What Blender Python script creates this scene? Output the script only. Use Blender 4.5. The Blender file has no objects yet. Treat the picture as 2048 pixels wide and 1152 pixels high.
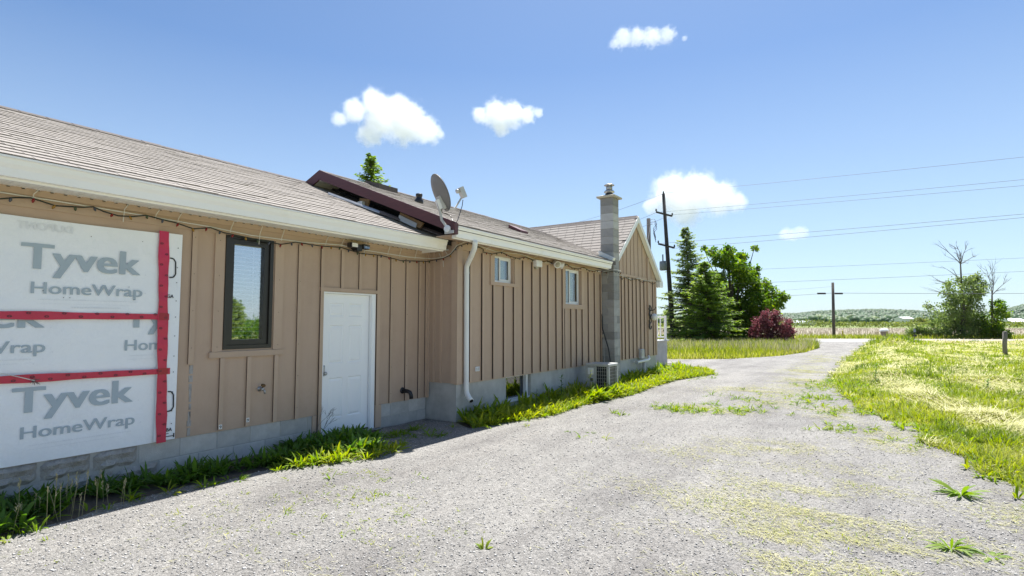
import bpy, math, random
import numpy as np
from mathutils import Vector, Matrix

R = math.radians
scene = bpy.context.scene
col = scene.collection

# ---------------------------------------------------------------- camera
cam_d = bpy.data.cameras.new("camera")
cam = bpy.data.objects.new("camera", cam_d)
col.objects.link(cam)
scene.camera = cam
cam_d.sensor_width = 36.0
cam_d.lens = 36.0 * 1085.0 / 2048.0
cam_d.clip_start = 0.1
cam_d.clip_end = 9000.0
CAM_H = 1.6
cam.location = (0, 0, CAM_H)
cam.rotation_euler = (R(90 + 3.639), 0, R(33.625))

# ---------------------------------------------------------------- sky, sun, exposure
SUN = Vector((-0.10, 0.416, 1.0)).normalized()
SUN_EL = math.asin(SUN.z)
SUN_AZ = math.atan2(SUN.x, SUN.y)          # from +Y towards +X
world = bpy.data.worlds.new("World")
scene.world = world
world.use_nodes = True
wn = world.node_tree
bg = wn.nodes["Background"]
sky = wn.nodes.new("ShaderNodeTexSky")
sky.sky_type = 'NISHITA'
sky.sun_disc = False
sky.sun_elevation = SUN_EL
sky.sun_rotation = SUN_AZ
sky.altitude = 150
sky.air_density = 0.75
sky.dust_density = 0.8
sky.ozone_density = 6.0
wtc = wn.nodes.new("ShaderNodeTexCoord")
wsx = wn.nodes.new("ShaderNodeSeparateXYZ")
wn.links.new(wtc.outputs["Generated"], wsx.inputs[0])
wmr = wn.nodes.new("ShaderNodeMapRange")          # low air is milky all round the horizon
wmr.inputs[1].default_value = 0.0; wmr.inputs[2].default_value = 0.43
wmr.inputs[3].default_value = 0.60; wmr.inputs[4].default_value = 0.0
wn.links.new(wsx.outputs[2], wmr.inputs[0])
wmx = wn.nodes.new("ShaderNodeMix"); wmx.data_type = 'RGBA'
wmx.inputs[7].default_value = (4.7, 5.1, 5.4, 1)
wn.links.new(wmr.outputs[0], wmx.inputs[0])
wn.links.new(sky.outputs[0], wmx.inputs[6])
wbal = wn.nodes.new("ShaderNodeMix"); wbal.data_type = 'RGBA'; wbal.blend_type = 'MULTIPLY'
wbal.inputs[0].default_value = 1.0
wbal.inputs[7].default_value = (0.98, 1.06, 1.04, 1)      # the photograph's white balance
wn.links.new(wmx.outputs[2], wbal.inputs[6])
wn.links.new(wbal.outputs[2], bg.inputs[0])
bg.inputs[1].default_value = 0.078
sun_d = bpy.data.lights.new("sun", 'SUN')
sun_d.energy = 5.0
sun_d.angle = R(0.5)
sun_d.color = (1.0, 0.975, 0.94)
sun = bpy.data.objects.new("sun", sun_d)
col.objects.link(sun)
sun.rotation_euler = SUN.to_track_quat('Z', 'Y').to_euler()
sun.location = (0, 0, 60)
vs = scene.view_settings
vs.view_transform = 'Standard'
vs.look = 'None'
vs.gamma = 1
vs.use_curve_mapping = False
vs.exposure = 1.15
cy = scene.cycles
cy.max_bounces = 26
cy.diffuse_bounces = 5
cy.glossy_bounces = 4
cy.transmission_bounces = 6
cy.transparent_max_bounces = 12
cy.volume_bounces = 24
cy.use_denoising = True

# ---------------------------------------------------------------- helpers
rng = np.random.default_rng(7)
random.seed(7)


def tag(o, label=None, cat=None, group=None, kind=None):
    if label: o["label"] = label
    if cat: o["category"] = cat
    if group: o["group"] = group
    if kind: o["kind"] = kind
    return o


def adopt(o, parent):
    if parent is not None:
        o.parent = parent
        if parent.parent is None:
            o.matrix_parent_inverse = Matrix.Translation(-parent.location)
    return o


def empty(name, loc, label=None, cat=None, group=None):
    o = bpy.data.objects.new(name, None)
    o.empty_display_size = 0.2
    o.location = loc
    col.objects.link(o)
    return tag(o, label, cat, group)


def part_empty(name, parent):
    o = bpy.data.objects.new(name, None)
    o.empty_display_size = 0.1
    col.objects.link(o)
    return adopt(o, parent)


def link(name, me, parent=None, loc=None):
    o = bpy.data.objects.new(name, me)
    col.objects.link(o)
    if loc is not None:
        o.location = loc
    return adopt(o, parent)


class MB:
    """collects simple solids and builds them as one mesh"""
    def __init__(s):
        s.v = []; s.f = []; s.m = []; s.mi = 0

    def add(s, vs, fs):
        n = len(s.v)
        s.v += [tuple(p) for p in vs]
        s.f += [tuple(i + n for i in f) for f in fs]
        s.m += [s.mi] * len(fs)
        return s

    def quad(s, a, b, c, d):
        return s.add([a, b, c, d], [(0, 1, 2, 3)])

    def box(s, x0, x1, y0, y1, z0, z1):
        vs = [(x, y, z) for z in (z0, z1) for y in (y0, y1) for x in (x0, x1)]
        return s.add(vs, [(0, 2, 3, 1), (4, 5, 7, 6), (0, 1, 5, 4), (2, 6, 7, 3), (0, 4, 6, 2), (1, 3, 7, 5)])

    def bbox(s, x0, x1, y0, y1, z0, z1, b=0.004):
        """box whose edges are chamfered on the four vertical and the top/bottom rims"""
        vs = []
        def ring(z, i):
            return [(x0 + i + b, y0 + i, z), (x1 - i - b, y0 + i, z), (x1 - i, y0 + i + b, z), (x1 - i, y1 - i - b, z),
                    (x1 - i - b, y1 - i, z), (x0 + i + b, y1 - i, z), (x0 + i, y1 - i - b, z), (x0 + i, y0 + i + b, z)]
        vs = ring(z0, b) + ring(z0 + b, 0) + ring(z1 - b, 0) + ring(z1, b)
        fs = [tuple(reversed(range(8))), tuple(range(24, 32))]
        for k in range(3):
            for i in range(8):
                j = (i + 1) % 8
                fs.append((k * 8 + i, k * 8 + j, k * 8 + 8 + j, k * 8 + 8 + i))
        return s.add(vs, fs)

    def prism(s, pts, d):
        """closed polygon of 3-D points swept by the vector d"""
        n = len(pts)
        d = Vector(d)
        vs = [Vector(p) for p in pts] + [Vector(p) + d for p in pts]
        fs = [tuple(reversed(range(n))), tuple(range(n, 2 * n))]
        for i in range(n):
            j = (i + 1) % n
            fs.append((i, j, n + j, n + i))
        return s.add(vs, fs)

    def tube(s, path, r, seg=8, cap=True, squash=None):
        P = [Vector(p) for p in path]
        n = len(P)
        rs = r if isinstance(r, (list, tuple)) else [r] * n
        vs = []
        up = None
        for i, p in enumerate(P):
            t = (P[min(i + 1, n - 1)] - P[max(i - 1, 0)])
            t = t.normalized() if t.length > 1e-9 else Vector((0, 0, 1))
            if up is None:
                up = Vector((0, 0, 1)) if abs(t.z) < 0.9 else Vector((1, 0, 0))
            a = t.cross(up).normalized()
            b = a.cross(t).normalized()
            up = b
            for k in range(seg):
                an = 2 * math.pi * k / seg
                vs.append(p + a * math.cos(an) * rs[i] * (squash or 1) + b * math.sin(an) * rs[i])
        fs = []
        for i in range(n - 1):
            for k in range(seg):
                k2 = (k + 1) % seg
                fs.append((i * seg + k, i * seg + k2, (i + 1) * seg + k2, (i + 1) * seg + k))
        if cap:
            fs.append(tuple(reversed(range(seg))))
            fs.append(tuple((n - 1) * seg + k for k in range(seg)))
        return s.add(vs, fs)

    def lathe(s, c, prof, axis=(0, 0, 1), seg=20):
        """prof: (radius, height along axis) pairs"""
        ax = Vector(axis).normalized()
        q = Vector((0, 0, 1)).rotation_difference(ax)
        vs = []
        for r_, h in prof:
            for k in range(seg):
                an = 2 * math.pi * k / seg
                vs.append(Vector(c) + q @ Vector((r_ * math.cos(an), r_ * math.sin(an), h)))
        fs = []
        for i in range(len(prof) - 1):
            for k in range(seg):
                k2 = (k + 1) % seg
                fs.append((i * seg + k, i * seg + k2, (i + 1) * seg + k2, (i + 1) * seg + k))
        fs.append(tuple(reversed(range(seg))))
        fs.append(tuple((len(prof) - 1) * seg + k for k in range(seg)))
        return s.add(vs, fs)

    def mesh(s, name, mat, smooth=False):
        me = bpy.data.meshes.new(name)
        me.from_pydata(s.v, [], s.f)
        for m in (mat if isinstance(mat, (list, tuple)) else [mat]):
            me.materials.append(m)
        if any(s.m):
            me.polygons.foreach_set("material_index", s.m)
        if smooth:
            me.polygons.foreach_set("use_smooth", [True] * len(s.f))
        me.update()
        return me

    def build(s, name, mat, parent=None, smooth=False):
        return link(name, s.mesh(name, mat, smooth), parent)


def np_mesh(name, V, quads=None, tris=None, mat=None, tint=None, smooth=False, mats=None, midx=None):
    """big mesh from numpy arrays; tint is a per-vertex float attribute"""
    me = bpy.data.meshes.new(name)
    V = np.asarray(V, np.float32).reshape(-1, 3)
    nq = 0 if quads is None else len(quads)
    nt = 0 if tris is None else len(tris)
    loops = np.concatenate([np.asarray(a, np.int32).ravel() for a in (quads, tris) if a is not None and len(a)])
    starts = np.concatenate([np.arange(nq) * 4, nq * 4 + np.arange(nt) * 3]).astype(np.int32)
    me.vertices.add(len(V)); me.vertices.foreach_set("co", V.ravel())
    me.loops.add(len(loops)); me.loops.foreach_set("vertex_index", loops)
    me.polygons.add(nq + nt); me.polygons.foreach_set("loop_start", starts)
    if smooth:
        me.polygons.foreach_set("use_smooth", np.ones(nq + nt, bool))
    for m in (mats or [mat]):
        me.materials.append(m)
    if midx is not None:
        me.polygons.foreach_set("material_index", np.asarray(midx, np.int32))
    if tint is not None:
        a = me.attributes.new("tint", 'FLOAT', 'POINT')
        a.data.foreach_set("value", np.asarray(tint, np.float32).ravel())
    me.update(calc_edges=True)
    me.validate()
    return me


def in_poly(P, poly):
    x, y = P[:, 0], P[:, 1]
    poly = np.asarray(poly, float)
    c = np.zeros(len(P), bool)
    j = len(poly) - 1
    for i in range(len(poly)):
        xi, yi = poly[i]; xj, yj = poly[j]
        k = ((yi > y) != (yj > y)) & (x < (xj - xi) * (y - yi) / (yj - yi + 1e-12) + xi)
        c ^= k
        j = i
    return c


def vnoise(x, y, s, seed=0):
    """smooth value noise in 0..1 on numpy arrays"""
    x = np.asarray(x) / s + 137.3 * seed; y = np.asarray(y) / s + 71.9 * seed
    xi = np.floor(x); yi = np.floor(y); fx = x - xi; fy = y - yi
    fx = fx * fx * (3 - 2 * fx); fy = fy * fy * (3 - 2 * fy)
    def h(a, b):
        v = np.sin(a * 127.1 + b * 311.7 + seed * 17.7) * 43758.5453
        return v - np.floor(v)
    return (h(xi, yi) * (1 - fx) + h(xi + 1, yi) * fx) * (1 - fy) + (h(xi, yi + 1) * (1 - fx) + h(xi + 1, yi + 1) * fx) * fy


def strips(P, az, el, curve, L, W, prof, twist=None):
    """curved tapering strips (blades, leaves): prof = relative widths from base to tip (last one 0 = pointed)"""
    n = len(P); K = len(prof) - 1
    seg = (L / K)[:, None]
    side = np.stack([-np.sin(az), np.cos(az), np.zeros(n)], 1)
    if twist is not None:
        up = np.stack([-np.cos(az) * np.sin(el), -np.sin(az) * np.sin(el), np.cos(el)], 1)
        side = side * np.cos(twist)[:, None] + up * np.sin(twist)[:, None]
    rows = []
    p = P.copy()
    for i in range(K + 1):
        w = (W * prof[i] * 0.5)[:, None]
        rows.append(p - side * w); rows.append(p + side * w)
        e = el - curve * (i + 0.5)
        p = p + np.stack([np.cos(az) * np.cos(e), np.sin(az) * np.cos(e), np.sin(e)], 1) * seg
    V = np.stack(rows, 1)
    nv = 2 * (K + 1)
    tri = prof[-1] == 0
    base = (np.arange(n) * nv)[:, None]
    q = []
    for i in range(K - (1 if tri else 0)):
        q.append(base + np.array([[2 * i, 2 * i + 1, 2 * i + 3, 2 * i + 2]]))
    Q = np.concatenate(q) if q else None
    T = None
    if tri:
        T = base + np.array([[2 * K - 2, 2 * K - 1, 2 * K]])
    return V.reshape(-1, 3), Q, T, nv


def strip_obj(name, sets, mat, parent=None):
    """several strip sets (V, Q, T, nv, tint per strip) joined in one mesh object"""
    VV, QQ, TT, AA = [], [], [], []
    o = 0
    for V, Q, T, nv, t in sets:
        VV.append(V)
        if Q is not None: QQ.append(Q + o)
        if T is not None: TT.append(T + o)
        AA.append(np.repeat(t, nv))
        o += len(V)
    me = np_mesh(name, np.concatenate(VV), np.concatenate(QQ) if QQ else None, np.concatenate(TT) if TT else None, mat, np.concatenate(AA))
    return link(name, me, parent)


# ---------------------------------------------------------------- materials
def new_mat(name):
    m = bpy.data.materials.new(name)
    m.use_nodes = True
    nt = m.node_tree
    return m, nt, nt.nodes["Principled BSDF"]


def N(nt, typ, **kw):
    n = nt.nodes.new(typ)
    for k, v in kw.items():
        if isinstance(k, str) and hasattr(n, k):
            setattr(n, k, v)
        else:
            n.inputs[k].default_value = v
    return n


def ramp(nt, fac, stops):
    r = nt.nodes.new("ShaderNodeValToRGB")
    el = r.color_ramp.elements
    while len(el) < len(stops):
        el.new(0.5)
    for e, (p, c) in zip(el, stops):
        e.position = p
        e.color = (*c, 1) if len(c) == 3 else c
    nt.links.new(fac, r.inputs[0])
    return r.outputs[0]


def noise(nt, scale, detail=4, rough=0.6, vec=None, stretch=None):
    n = nt.nodes.new("ShaderNodeTexNoise")
    n.inputs["Scale"].default_value = scale
    n.inputs["Detail"].default_value = detail
    n.inputs["Roughness"].default_value = rough
    if vec is None:
        tc = nt.nodes.new("ShaderNodeTexCoord")
        vec = tc.outputs["Object"]
    if stretch:
        mp = nt.nodes.new("ShaderNodeMapping")
        mp.inputs["Scale"].default_value = stretch
        nt.links.new(vec, mp.inputs[0])
        vec = mp.outputs[0]
    nt.links.new(vec, n.inputs["Vector"])
    return n.outputs["Fac"]


def mixc(nt, a, b, fac, mode='MIX'):
    m = nt.nodes.new("ShaderNodeMix")
    m.data_type = 'RGBA'
    m.blend_type = mode
    for s, v in ((m.inputs[6], a), (m.inputs[7], b)):
        if hasattr(v, "is_linked") or hasattr(v, "links"):
            nt.links.new(v, s)
        else:
            s.default_value = (*v, 1)
    if isinstance(fac, (int, float)):
        m.inputs[0].default_value = fac
    else:
        nt.links.new(fac, m.inputs[0])
    return m.outputs[2]


def bump(nt, bsdf, height, strength, dist):
    b = nt.nodes.new("ShaderNodeBump")
    b.inputs["Strength"].default_value = strength
    b.inputs["Distance"].default_value = dist
    nt.links.new(height, b.inputs["Height"])
    nt.links.new(b.outputs[0], bsdf.inputs["Normal"])


def rand_shift(nt, c, amount):
    """per-object brightness difference between alike pieces"""
    oi = nt.nodes.new("ShaderNodeObjectInfo")
    mr = nt.nodes.new("ShaderNodeMapRange")
    mr.inputs[3].default_value = 1 - amount
    mr.inputs[4].default_value = 1 + amount
    nt.links.new(oi.outputs["Random"], mr.inputs[0])
    hs = nt.nodes.new("ShaderNodeHueSaturation")
    nt.links.new(mr.outputs[0], hs.inputs["Value"])
    nt.links.new(c, hs.inputs["Color"])
    return hs.outputs[0]


def pm(name, c1, c2=None, scale=6.0, rough=0.6, bmp=0.0, bscale=60.0, bdist=0.01, metal=0.0, stretch=None, big=None, shift=0.0, detail=5):
    """general surface: two tones mixed by noise, optional larger stains, optional fine relief"""
    m, nt, b = new_mat(name)
    b.inputs["Roughness"].default_value = rough
    b.inputs["Metallic"].default_value = metal
    c2 = c2 or tuple(x * 0.85 for x in c1)
    f = noise(nt, scale, detail, 0.65, stretch=stretch)
    c = ramp(nt, f, [(0.3, c2), (0.7, c1)])
    if big:
        bc, bs, lo, hi = big
        g = noise(nt, bs, 5, 0.7)
        gm = ramp(nt, g, [(lo, (0, 0, 0)), (hi, (1, 1, 1))])
        c = mixc(nt, c, bc, gm)
    if shift:
        c = rand_shift(nt, c, shift)
    nt.links.new(c, b.inputs["Base Color"])
    if bmp:
        bump(nt, b, noise(nt, bscale, 4, 0.6), bmp, bdist)
    return m


def plant_mat(name, stops, trans=0.45, rough=0.55):
    """leaf surface: own colour from each leaf's tint, some light passing through the leaf"""
    m, nt, b = new_mat(name)
    at = nt.nodes.new("ShaderNodeAttribute")
    at.attribute_name = "tint"
    c = ramp(nt, at.outputs["Fac"], stops)
    nt.links.new(c, b.inputs["Base Color"])
    b.inputs["Roughness"].default_value = rough
    b.inputs["Specular IOR Level"].default_value = 0.3
    tr = nt.nodes.new("ShaderNodeBsdfTranslucent")
    hs = nt.nodes.new("ShaderNodeHueSaturation")
    hs.inputs["Saturation"].default_value = 1.15
    hs.inputs["Value"].default_value = 1.25
    nt.links.new(c, hs.inputs["Color"])
    nt.links.new(hs.outputs[0], tr.inputs[0])
    mx = nt.nodes.new("ShaderNodeMixShader")
    mx.inputs[0].default_value = trans
    nt.links.new(b.outputs[0], mx.inputs[1])
    nt.links.new(tr.outputs[0], mx.inputs[2])
    nt.links.new(mx.outputs[0], nt.nodes["Material Output"].inputs[0])
    return m


M = {}
m, nt, b_ = new_mat('brown_siding')
c_ = ramp(nt, noise(nt, 1.3, 5, 0.65), [(0.3, (0.465, 0.337, 0.248)), (0.7, (0.495, 0.36, 0.266))])
c_ = mixc(nt, c_, ramp(nt, noise(nt, 2.2, 6, 0.7, stretch=(1, 3.5, 0.3)), [(0.35, (0.965, 0.96, 0.955)), (0.55, (1, 1, 1)), (0.75, (1.015, 1.015, 1.02))]), 1.0, 'MULTIPLY')
c_ = mixc(nt, c_, ramp(nt, noise(nt, 0.7, 6, 0.75), [(0.5, (1, 1, 1)), (0.75, (0.88, 0.87, 0.86))]), 1.0, 'MULTIPLY')
nt.links.new(c_, b_.inputs['Base Color'])
b_.inputs['Roughness'].default_value = 0.75
bump(nt, b_, noise(nt, 55, 4, 0.6, stretch=(1, 2.5, 0.6)), 0.4, 0.004)
M['siding'] = m
M['trim'] = pm('brown_trim', (0.505, 0.37, 0.272), (0.465, 0.338, 0.246), 3.0, 0.7, 0.2, 60, 0.003, shift=0.05)
M['white'] = pm('white_aluminium', (0.80, 0.80, 0.77), (0.74, 0.735, 0.69), 2.0, 0.38, 0.05, 8, 0.004)
M['gutter'] = pm('white_gutter_metal', (0.90, 0.885, 0.87), (0.86, 0.845, 0.825), 0.9, 0.35, 0.06, 3, 0.01, big=((0.80, 0.77, 0.71), 1.6, 0.58, 0.82))
M['soffit'] = pm('white_soffit', (0.88, 0.87, 0.83), (0.82, 0.81, 0.76), 3.0, 0.5)
M['black'] = pm('black_gap', (0.012, 0.012, 0.013), (0.008, 0.008, 0.009), 5, 0.8)
M['felt'] = pm('black_building_paper', (0.022, 0.021, 0.022), (0.012, 0.012, 0.013), 3, 0.85, 0.3, 14, 0.01)
M['shingle'] = pm('brown_shingle', (0.305, 0.275, 0.245), (0.205, 0.182, 0.16), 34, 0.9, 0.6, 220, 0.004, big=((0.17, 0.15, 0.135), 0.9, 0.5, 0.78), shift=0.08, detail=8)
M['shingle_dark'] = pm('shaded_ridge_shingle', (0.12, 0.10, 0.09), (0.07, 0.06, 0.055), 18, 0.9, 0.5, 200, 0.004)  # ridge tone darkened to carry the shade of its backlit edge
M['fascia'] = pm('maroon_fascia', (0.105, 0.030, 0.034), (0.075, 0.022, 0.026), 4, 0.5, 0.1, 20, 0.003, stretch=(1, 1, 6))
M['block'] = pm('grey_concrete_block', (0.52, 0.50, 0.465), (0.41, 0.395, 0.365), 9, 0.92, 0.6, 110, 0.006, big=((0.36, 0.335, 0.30), 1.7, 0.52, 0.75), shift=0.14, detail=8)
M['rockblock'] = pm('rough_faced_block', (0.48, 0.46, 0.43), (0.32, 0.305, 0.28), 14, 0.95, 0.9, 40, 0.02, big=((0.35, 0.31, 0.26), 2.2, 0.5, 0.72), shift=0.1, detail=8)
M['mortar'] = pm('mortar', (0.46, 0.45, 0.42), (0.36, 0.35, 0.325), 12, 0.95, 0.4, 90, 0.004)
M['concrete'] = pm('poured_concrete', (0.54, 0.53, 0.50), (0.40, 0.39, 0.365), 2.4, 0.9, 0.35, 50, 0.006, big=((0.28, 0.265, 0.24), 0.9, 0.5, 0.78), detail=8)
M['chimblock'] = pm('chimney_block', (0.34, 0.335, 0.325), (0.26, 0.255, 0.245), 7, 0.92, 0.5, 90, 0.006, shift=0.26, detail=7)
M['cap'] = pm('chimney_cap_stone', (0.50, 0.46, 0.37), (0.40, 0.36, 0.28), 6, 0.85, 0.3, 60, 0.004)
M['steel'] = pm('galvanised_steel', (0.50, 0.50, 0.50), (0.34, 0.34, 0.34), 9, 0.4, 0.1, 30, 0.003, metal=0.8)
M['darkmetal'] = pm('dark_window_frame', (0.022, 0.019, 0.018), (0.016, 0.014, 0.013), 4, 0.38)
M['door'] = pm('white_painted_door', (0.91, 0.915, 0.92), (0.88, 0.885, 0.89), 1.2, 0.42, 0.05, 12, 0.002)
M['vinyl'] = pm('white_vinyl', (0.82, 0.82, 0.82), (0.75, 0.75, 0.75), 3, 0.35)
M['wrap'] = pm('white_house_wrap', (0.89, 0.905, 0.925), (0.83, 0.85, 0.88), 1.6, 0.55, 0.8, 3.5, 0.03, big=((0.80, 0.81, 0.83), 2.5, 0.58, 0.8))
M['print'] = pm('grey_blue_print', (0.40, 0.47, 0.52), (0.36, 0.43, 0.48), 2, 0.6)
M['faint'] = pm('faint_print', (0.77, 0.79, 0.82), (0.75, 0.77, 0.80), 2, 0.6)
M['ink'] = pm('black_print', (0.02, 0.02, 0.025), None, 3, 0.6)
M['tape'] = pm('red_tape', (0.60, 0.018, 0.075), (0.46, 0.012, 0.055), 5, 0.3, 0.3, 9, 0.006)
M['tape_over'] = pm('red_tape_doubled', (0.42, 0.010, 0.03), (0.30, 0.008, 0.025), 5, 0.3)
M['tapeink'] = pm('tape_print', (0.10, 0.012, 0.03), None, 4, 0.5)
M['blackplastic'] = pm('black_plastic', (0.02, 0.02, 0.022), (0.013, 0.013, 0.014), 6, 0.4)
M['cable'] = pm('dark_green_wire', (0.018, 0.026, 0.018), None, 4, 0.6)
M['whitecable'] = pm('white_cable', (0.72, 0.71, 0.66), (0.6, 0.59, 0.53), 4, 0.5)
M['dish'] = pm('grey_dish_paint', (0.20, 0.195, 0.19), (0.165, 0.16, 0.157), 3, 0.5)
M['lightgrey'] = pm('light_grey_metal', (0.52, 0.52, 0.51), (0.44, 0.44, 0.43), 5, 0.45)
M['acpaint'] = pm('beige_grey_metal', (0.48, 0.48, 0.45), (0.40, 0.40, 0.37), 4, 0.5)
M['paper'] = pm('white_sticker', (0.82, 0.82, 0.80), None, 4, 0.6)
M['osb'] = pm('tan_board', (0.42, 0.27, 0.14), (0.30, 0.18, 0.09), 18, 0.8)
M['pole'] = pm('weathered_pole_wood', (0.115, 0.10, 0.09), (0.06, 0.052, 0.048), 2.2, 0.9, 0.5, 20, 0.02, stretch=(6, 6, 0.5))
M['darkpole'] = pm('dark_pole_wood', (0.055, 0.052, 0.055), (0.03, 0.028, 0.03), 2.2, 0.9, 0.4, 20, 0.02, stretch=(6, 6, 0.5))
M['postwood'] = pm('grey_post_wood', (0.23, 0.215, 0.20), (0.12, 0.11, 0.10), 5, 0.9, 0.6, 25, 0.02, stretch=(5, 5, 0.6))
M['wire'] = pm('power_wire', (0.17, 0.17, 0.18), None, 2, 0.5)
M['bark'] = pm('dark_bark', (0.085, 0.07, 0.058), (0.04, 0.033, 0.028), 4, 0.95, 0.6, 18, 0.03, stretch=(4, 4, 0.8))
M['deadbark'] = pm('grey_dead_bark', (0.16, 0.145, 0.13), (0.085, 0.075, 0.066), 4, 0.95, 0.4, 18, 0.02, stretch=(4, 4, 0.8))
M['soil'] = pm('garden_soil', (0.11, 0.09, 0.07), (0.06, 0.05, 0.04), 12, 0.95, 0.8, 50, 0.02)
M['bluegrey'] = pm('transformer_paint', (0.20, 0.23, 0.27), None, 3, 0.45)


def glass_mat(name, refl, tint):
    m, nt, b = new_mat(name)
    nt.nodes.remove(b)
    g = nt.nodes.new("ShaderNodeBsdfGlossy"); g.inputs["Roughness"].default_value = 0.02
    g.inputs["Color"].default_value = (0.95, 0.97, 1.0, 1)
    t = nt.nodes.new("ShaderNodeBsdfTransparent"); t.inputs["Color"].default_value = (*tint, 1)
    mx = nt.nodes.new("ShaderNodeMixShader")
    mx.inputs[0].default_value = refl
    nt.links.new(t.outputs[0], mx.inputs[1]); nt.links.new(g.outputs[0], mx.inputs[2])
    nt.links.new(mx.outputs[0], nt.nodes["Material Output"].inputs[0])
    return m


M['glass'] = glass_mat('coated_window_glass', 0.42, (0.85, 0.88, 0.9))
M['glass2'] = glass_mat('plain_window_glass', 0.15, (0.75, 0.80, 0.80))


def bulb_mat(name, c):
    m, nt, b = new_mat(name)
    b.inputs["Base Color"].default_value = (*c, 1)
    b.inputs["Roughness"].default_value = 0.2
    return m


BULB = [bulb_mat('red_bulb', (0.22, 0.012, 0.012)), bulb_mat('amber_bulb', (0.30, 0.16, 0.02)),
        bulb_mat('green_bulb', (0.05, 0.075, 0.035)), bulb_mat('blue_grey_bulb', (0.07, 0.08, 0.11))]

M['grass'] = plant_mat('grass_blade', [(0.0, (0.07, 0.12, 0.015)), (0.4, (0.19, 0.25, 0.025)), (0.75, (0.34, 0.36, 0.06)), (1.0, (0.52, 0.48, 0.20))], 0.5)
M['straw'] = plant_mat('cut_grass', [(0.0, (0.30, 0.31, 0.09)), (0.5, (0.54, 0.52, 0.23)), (1.0, (0.66, 0.61, 0.38))], 0.35)
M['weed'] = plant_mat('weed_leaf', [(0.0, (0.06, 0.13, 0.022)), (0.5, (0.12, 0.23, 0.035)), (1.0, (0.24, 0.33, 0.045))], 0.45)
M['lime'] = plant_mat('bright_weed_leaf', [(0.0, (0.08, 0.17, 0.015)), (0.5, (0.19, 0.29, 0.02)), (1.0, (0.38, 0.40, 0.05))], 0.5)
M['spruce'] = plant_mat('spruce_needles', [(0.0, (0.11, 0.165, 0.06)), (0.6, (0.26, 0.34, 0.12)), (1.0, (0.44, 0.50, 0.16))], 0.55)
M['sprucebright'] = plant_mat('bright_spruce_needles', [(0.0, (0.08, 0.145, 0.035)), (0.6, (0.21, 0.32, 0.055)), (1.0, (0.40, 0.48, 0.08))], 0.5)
M['maple'] = plant_mat('maple_leaf', [(0.0, (0.05, 0.105, 0.02)), (0.5, (0.12, 0.21, 0.03)), (1.0, (0.32, 0.40, 0.05))], 0.55)
M['red'] = plant_mat('red_leaf', [(0.0, (0.10, 0.035, 0.045)), (0.6, (0.21, 0.075, 0.09)), (1.0, (0.38, 0.17, 0.18))], 0.45)
M['ash'] = plant_mat('ash_leaf', [(0.0, (0.10, 0.15, 0.05)), (0.6, (0.20, 0.27, 0.08)), (1.0, (0.34, 0.39, 0.14))], 0.5)
M['wood_far'] = plant_mat('far_foliage', [(0.0, (0.03, 0.07, 0.03)), (0.6, (0.065, 0.125, 0.045)), (1.0, (0.14, 0.20, 0.06))], 0.2)
M['yellowgreen'] = plant_mat('yellow_green_leaf', [(0.0, (0.13, 0.17, 0.04)), (0.6, (0.24, 0.27, 0.06)), (1.0, (0.36, 0.36, 0.10))], 0.35)
M['seed'] = plant_mat('seed_head', [(0.0, (0.26, 0.24, 0.12)), (1.0, (0.50, 0.46, 0.30))], 0.3)

# ================================================================ the house
GX, HX = -6.29, -5.64          # siding faces of the garage wing and of the main house
GE, HE = 6.86, 16.58           # where the garage meets the house, far corner of the house
house = empty("house", (-7.5, 7.0, 0), "long single storey house with brown board and batten siding and a half wrapped garage", "house")


def wall_grid(mb, X, y0, y1, z0, z1, holes=(), depth=0.10):
    """wall face at X with openings; returns through reveals of the given depth"""
    ys = sorted({y0, y1, *[h[0] for h in holes], *[h[1] for h in holes]})
    zs = sorted({z0, z1, *[h[2] for h in holes], *[h[3] for h in holes]})
    ys = [y for y in ys if y0 <= y <= y1]; zs = [z for z in zs if z0 <= z <= z1]
    for a, b in zip(ys, ys[1:]):
        for c, d in zip(zs, zs[1:]):
            ym, zm = (a + b) / 2, (c + d) / 2
            if any(h[0] < ym < h[1] and h[2] < zm < h[3] for h in holes):
                continue
            mb.quad((X, a, c), (X, b, c), (X, b, d), (X, a, d))
    for h in holes:
        a, b, c, d = h[:4]
        x2 = X - depth
        mb.quad((X, a, c), (X, a, d), (x2, a, d), (x2, a, c))
        mb.quad((X, b, d), (X, b, c), (x2, b, c), (x2, b, d))
        mb.quad((X, a, d), (X, b, d), (x2, b, d), (x2, a, d))
        if c > z0:
            mb.quad((X, b, c), (X, a, c), (x2, a, c), (x2, b, c))
    return mb


# --- garage wall
g = MB()
wall_grid(g, GX, -4.0, GE, 0.355, 2.84, [(3.40, 4.01, 1.285, 2.645), (4.765, 5.715, 0.355, 2.03)], 0.11)
g.quad((GX, -4, 0.355), (GX, -4, 2.84), (-11.7, -4, 2.84), (-11.7, -4, 0.355))
gable = [(GX, -4, 2.84), (-9.0, -4, 4.2), (-11.7, -4, 2.84)]
g.add(gable, [(0, 1, 2)])
g.quad((-11.7, -4, 0), (-11.7, GE, 0), (-11.7, GE, 2.84), (-11.7, -4, 2.84))
garage_wall = g.build("garage_wall", M['siding'], house)

bt = 0.024


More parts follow.
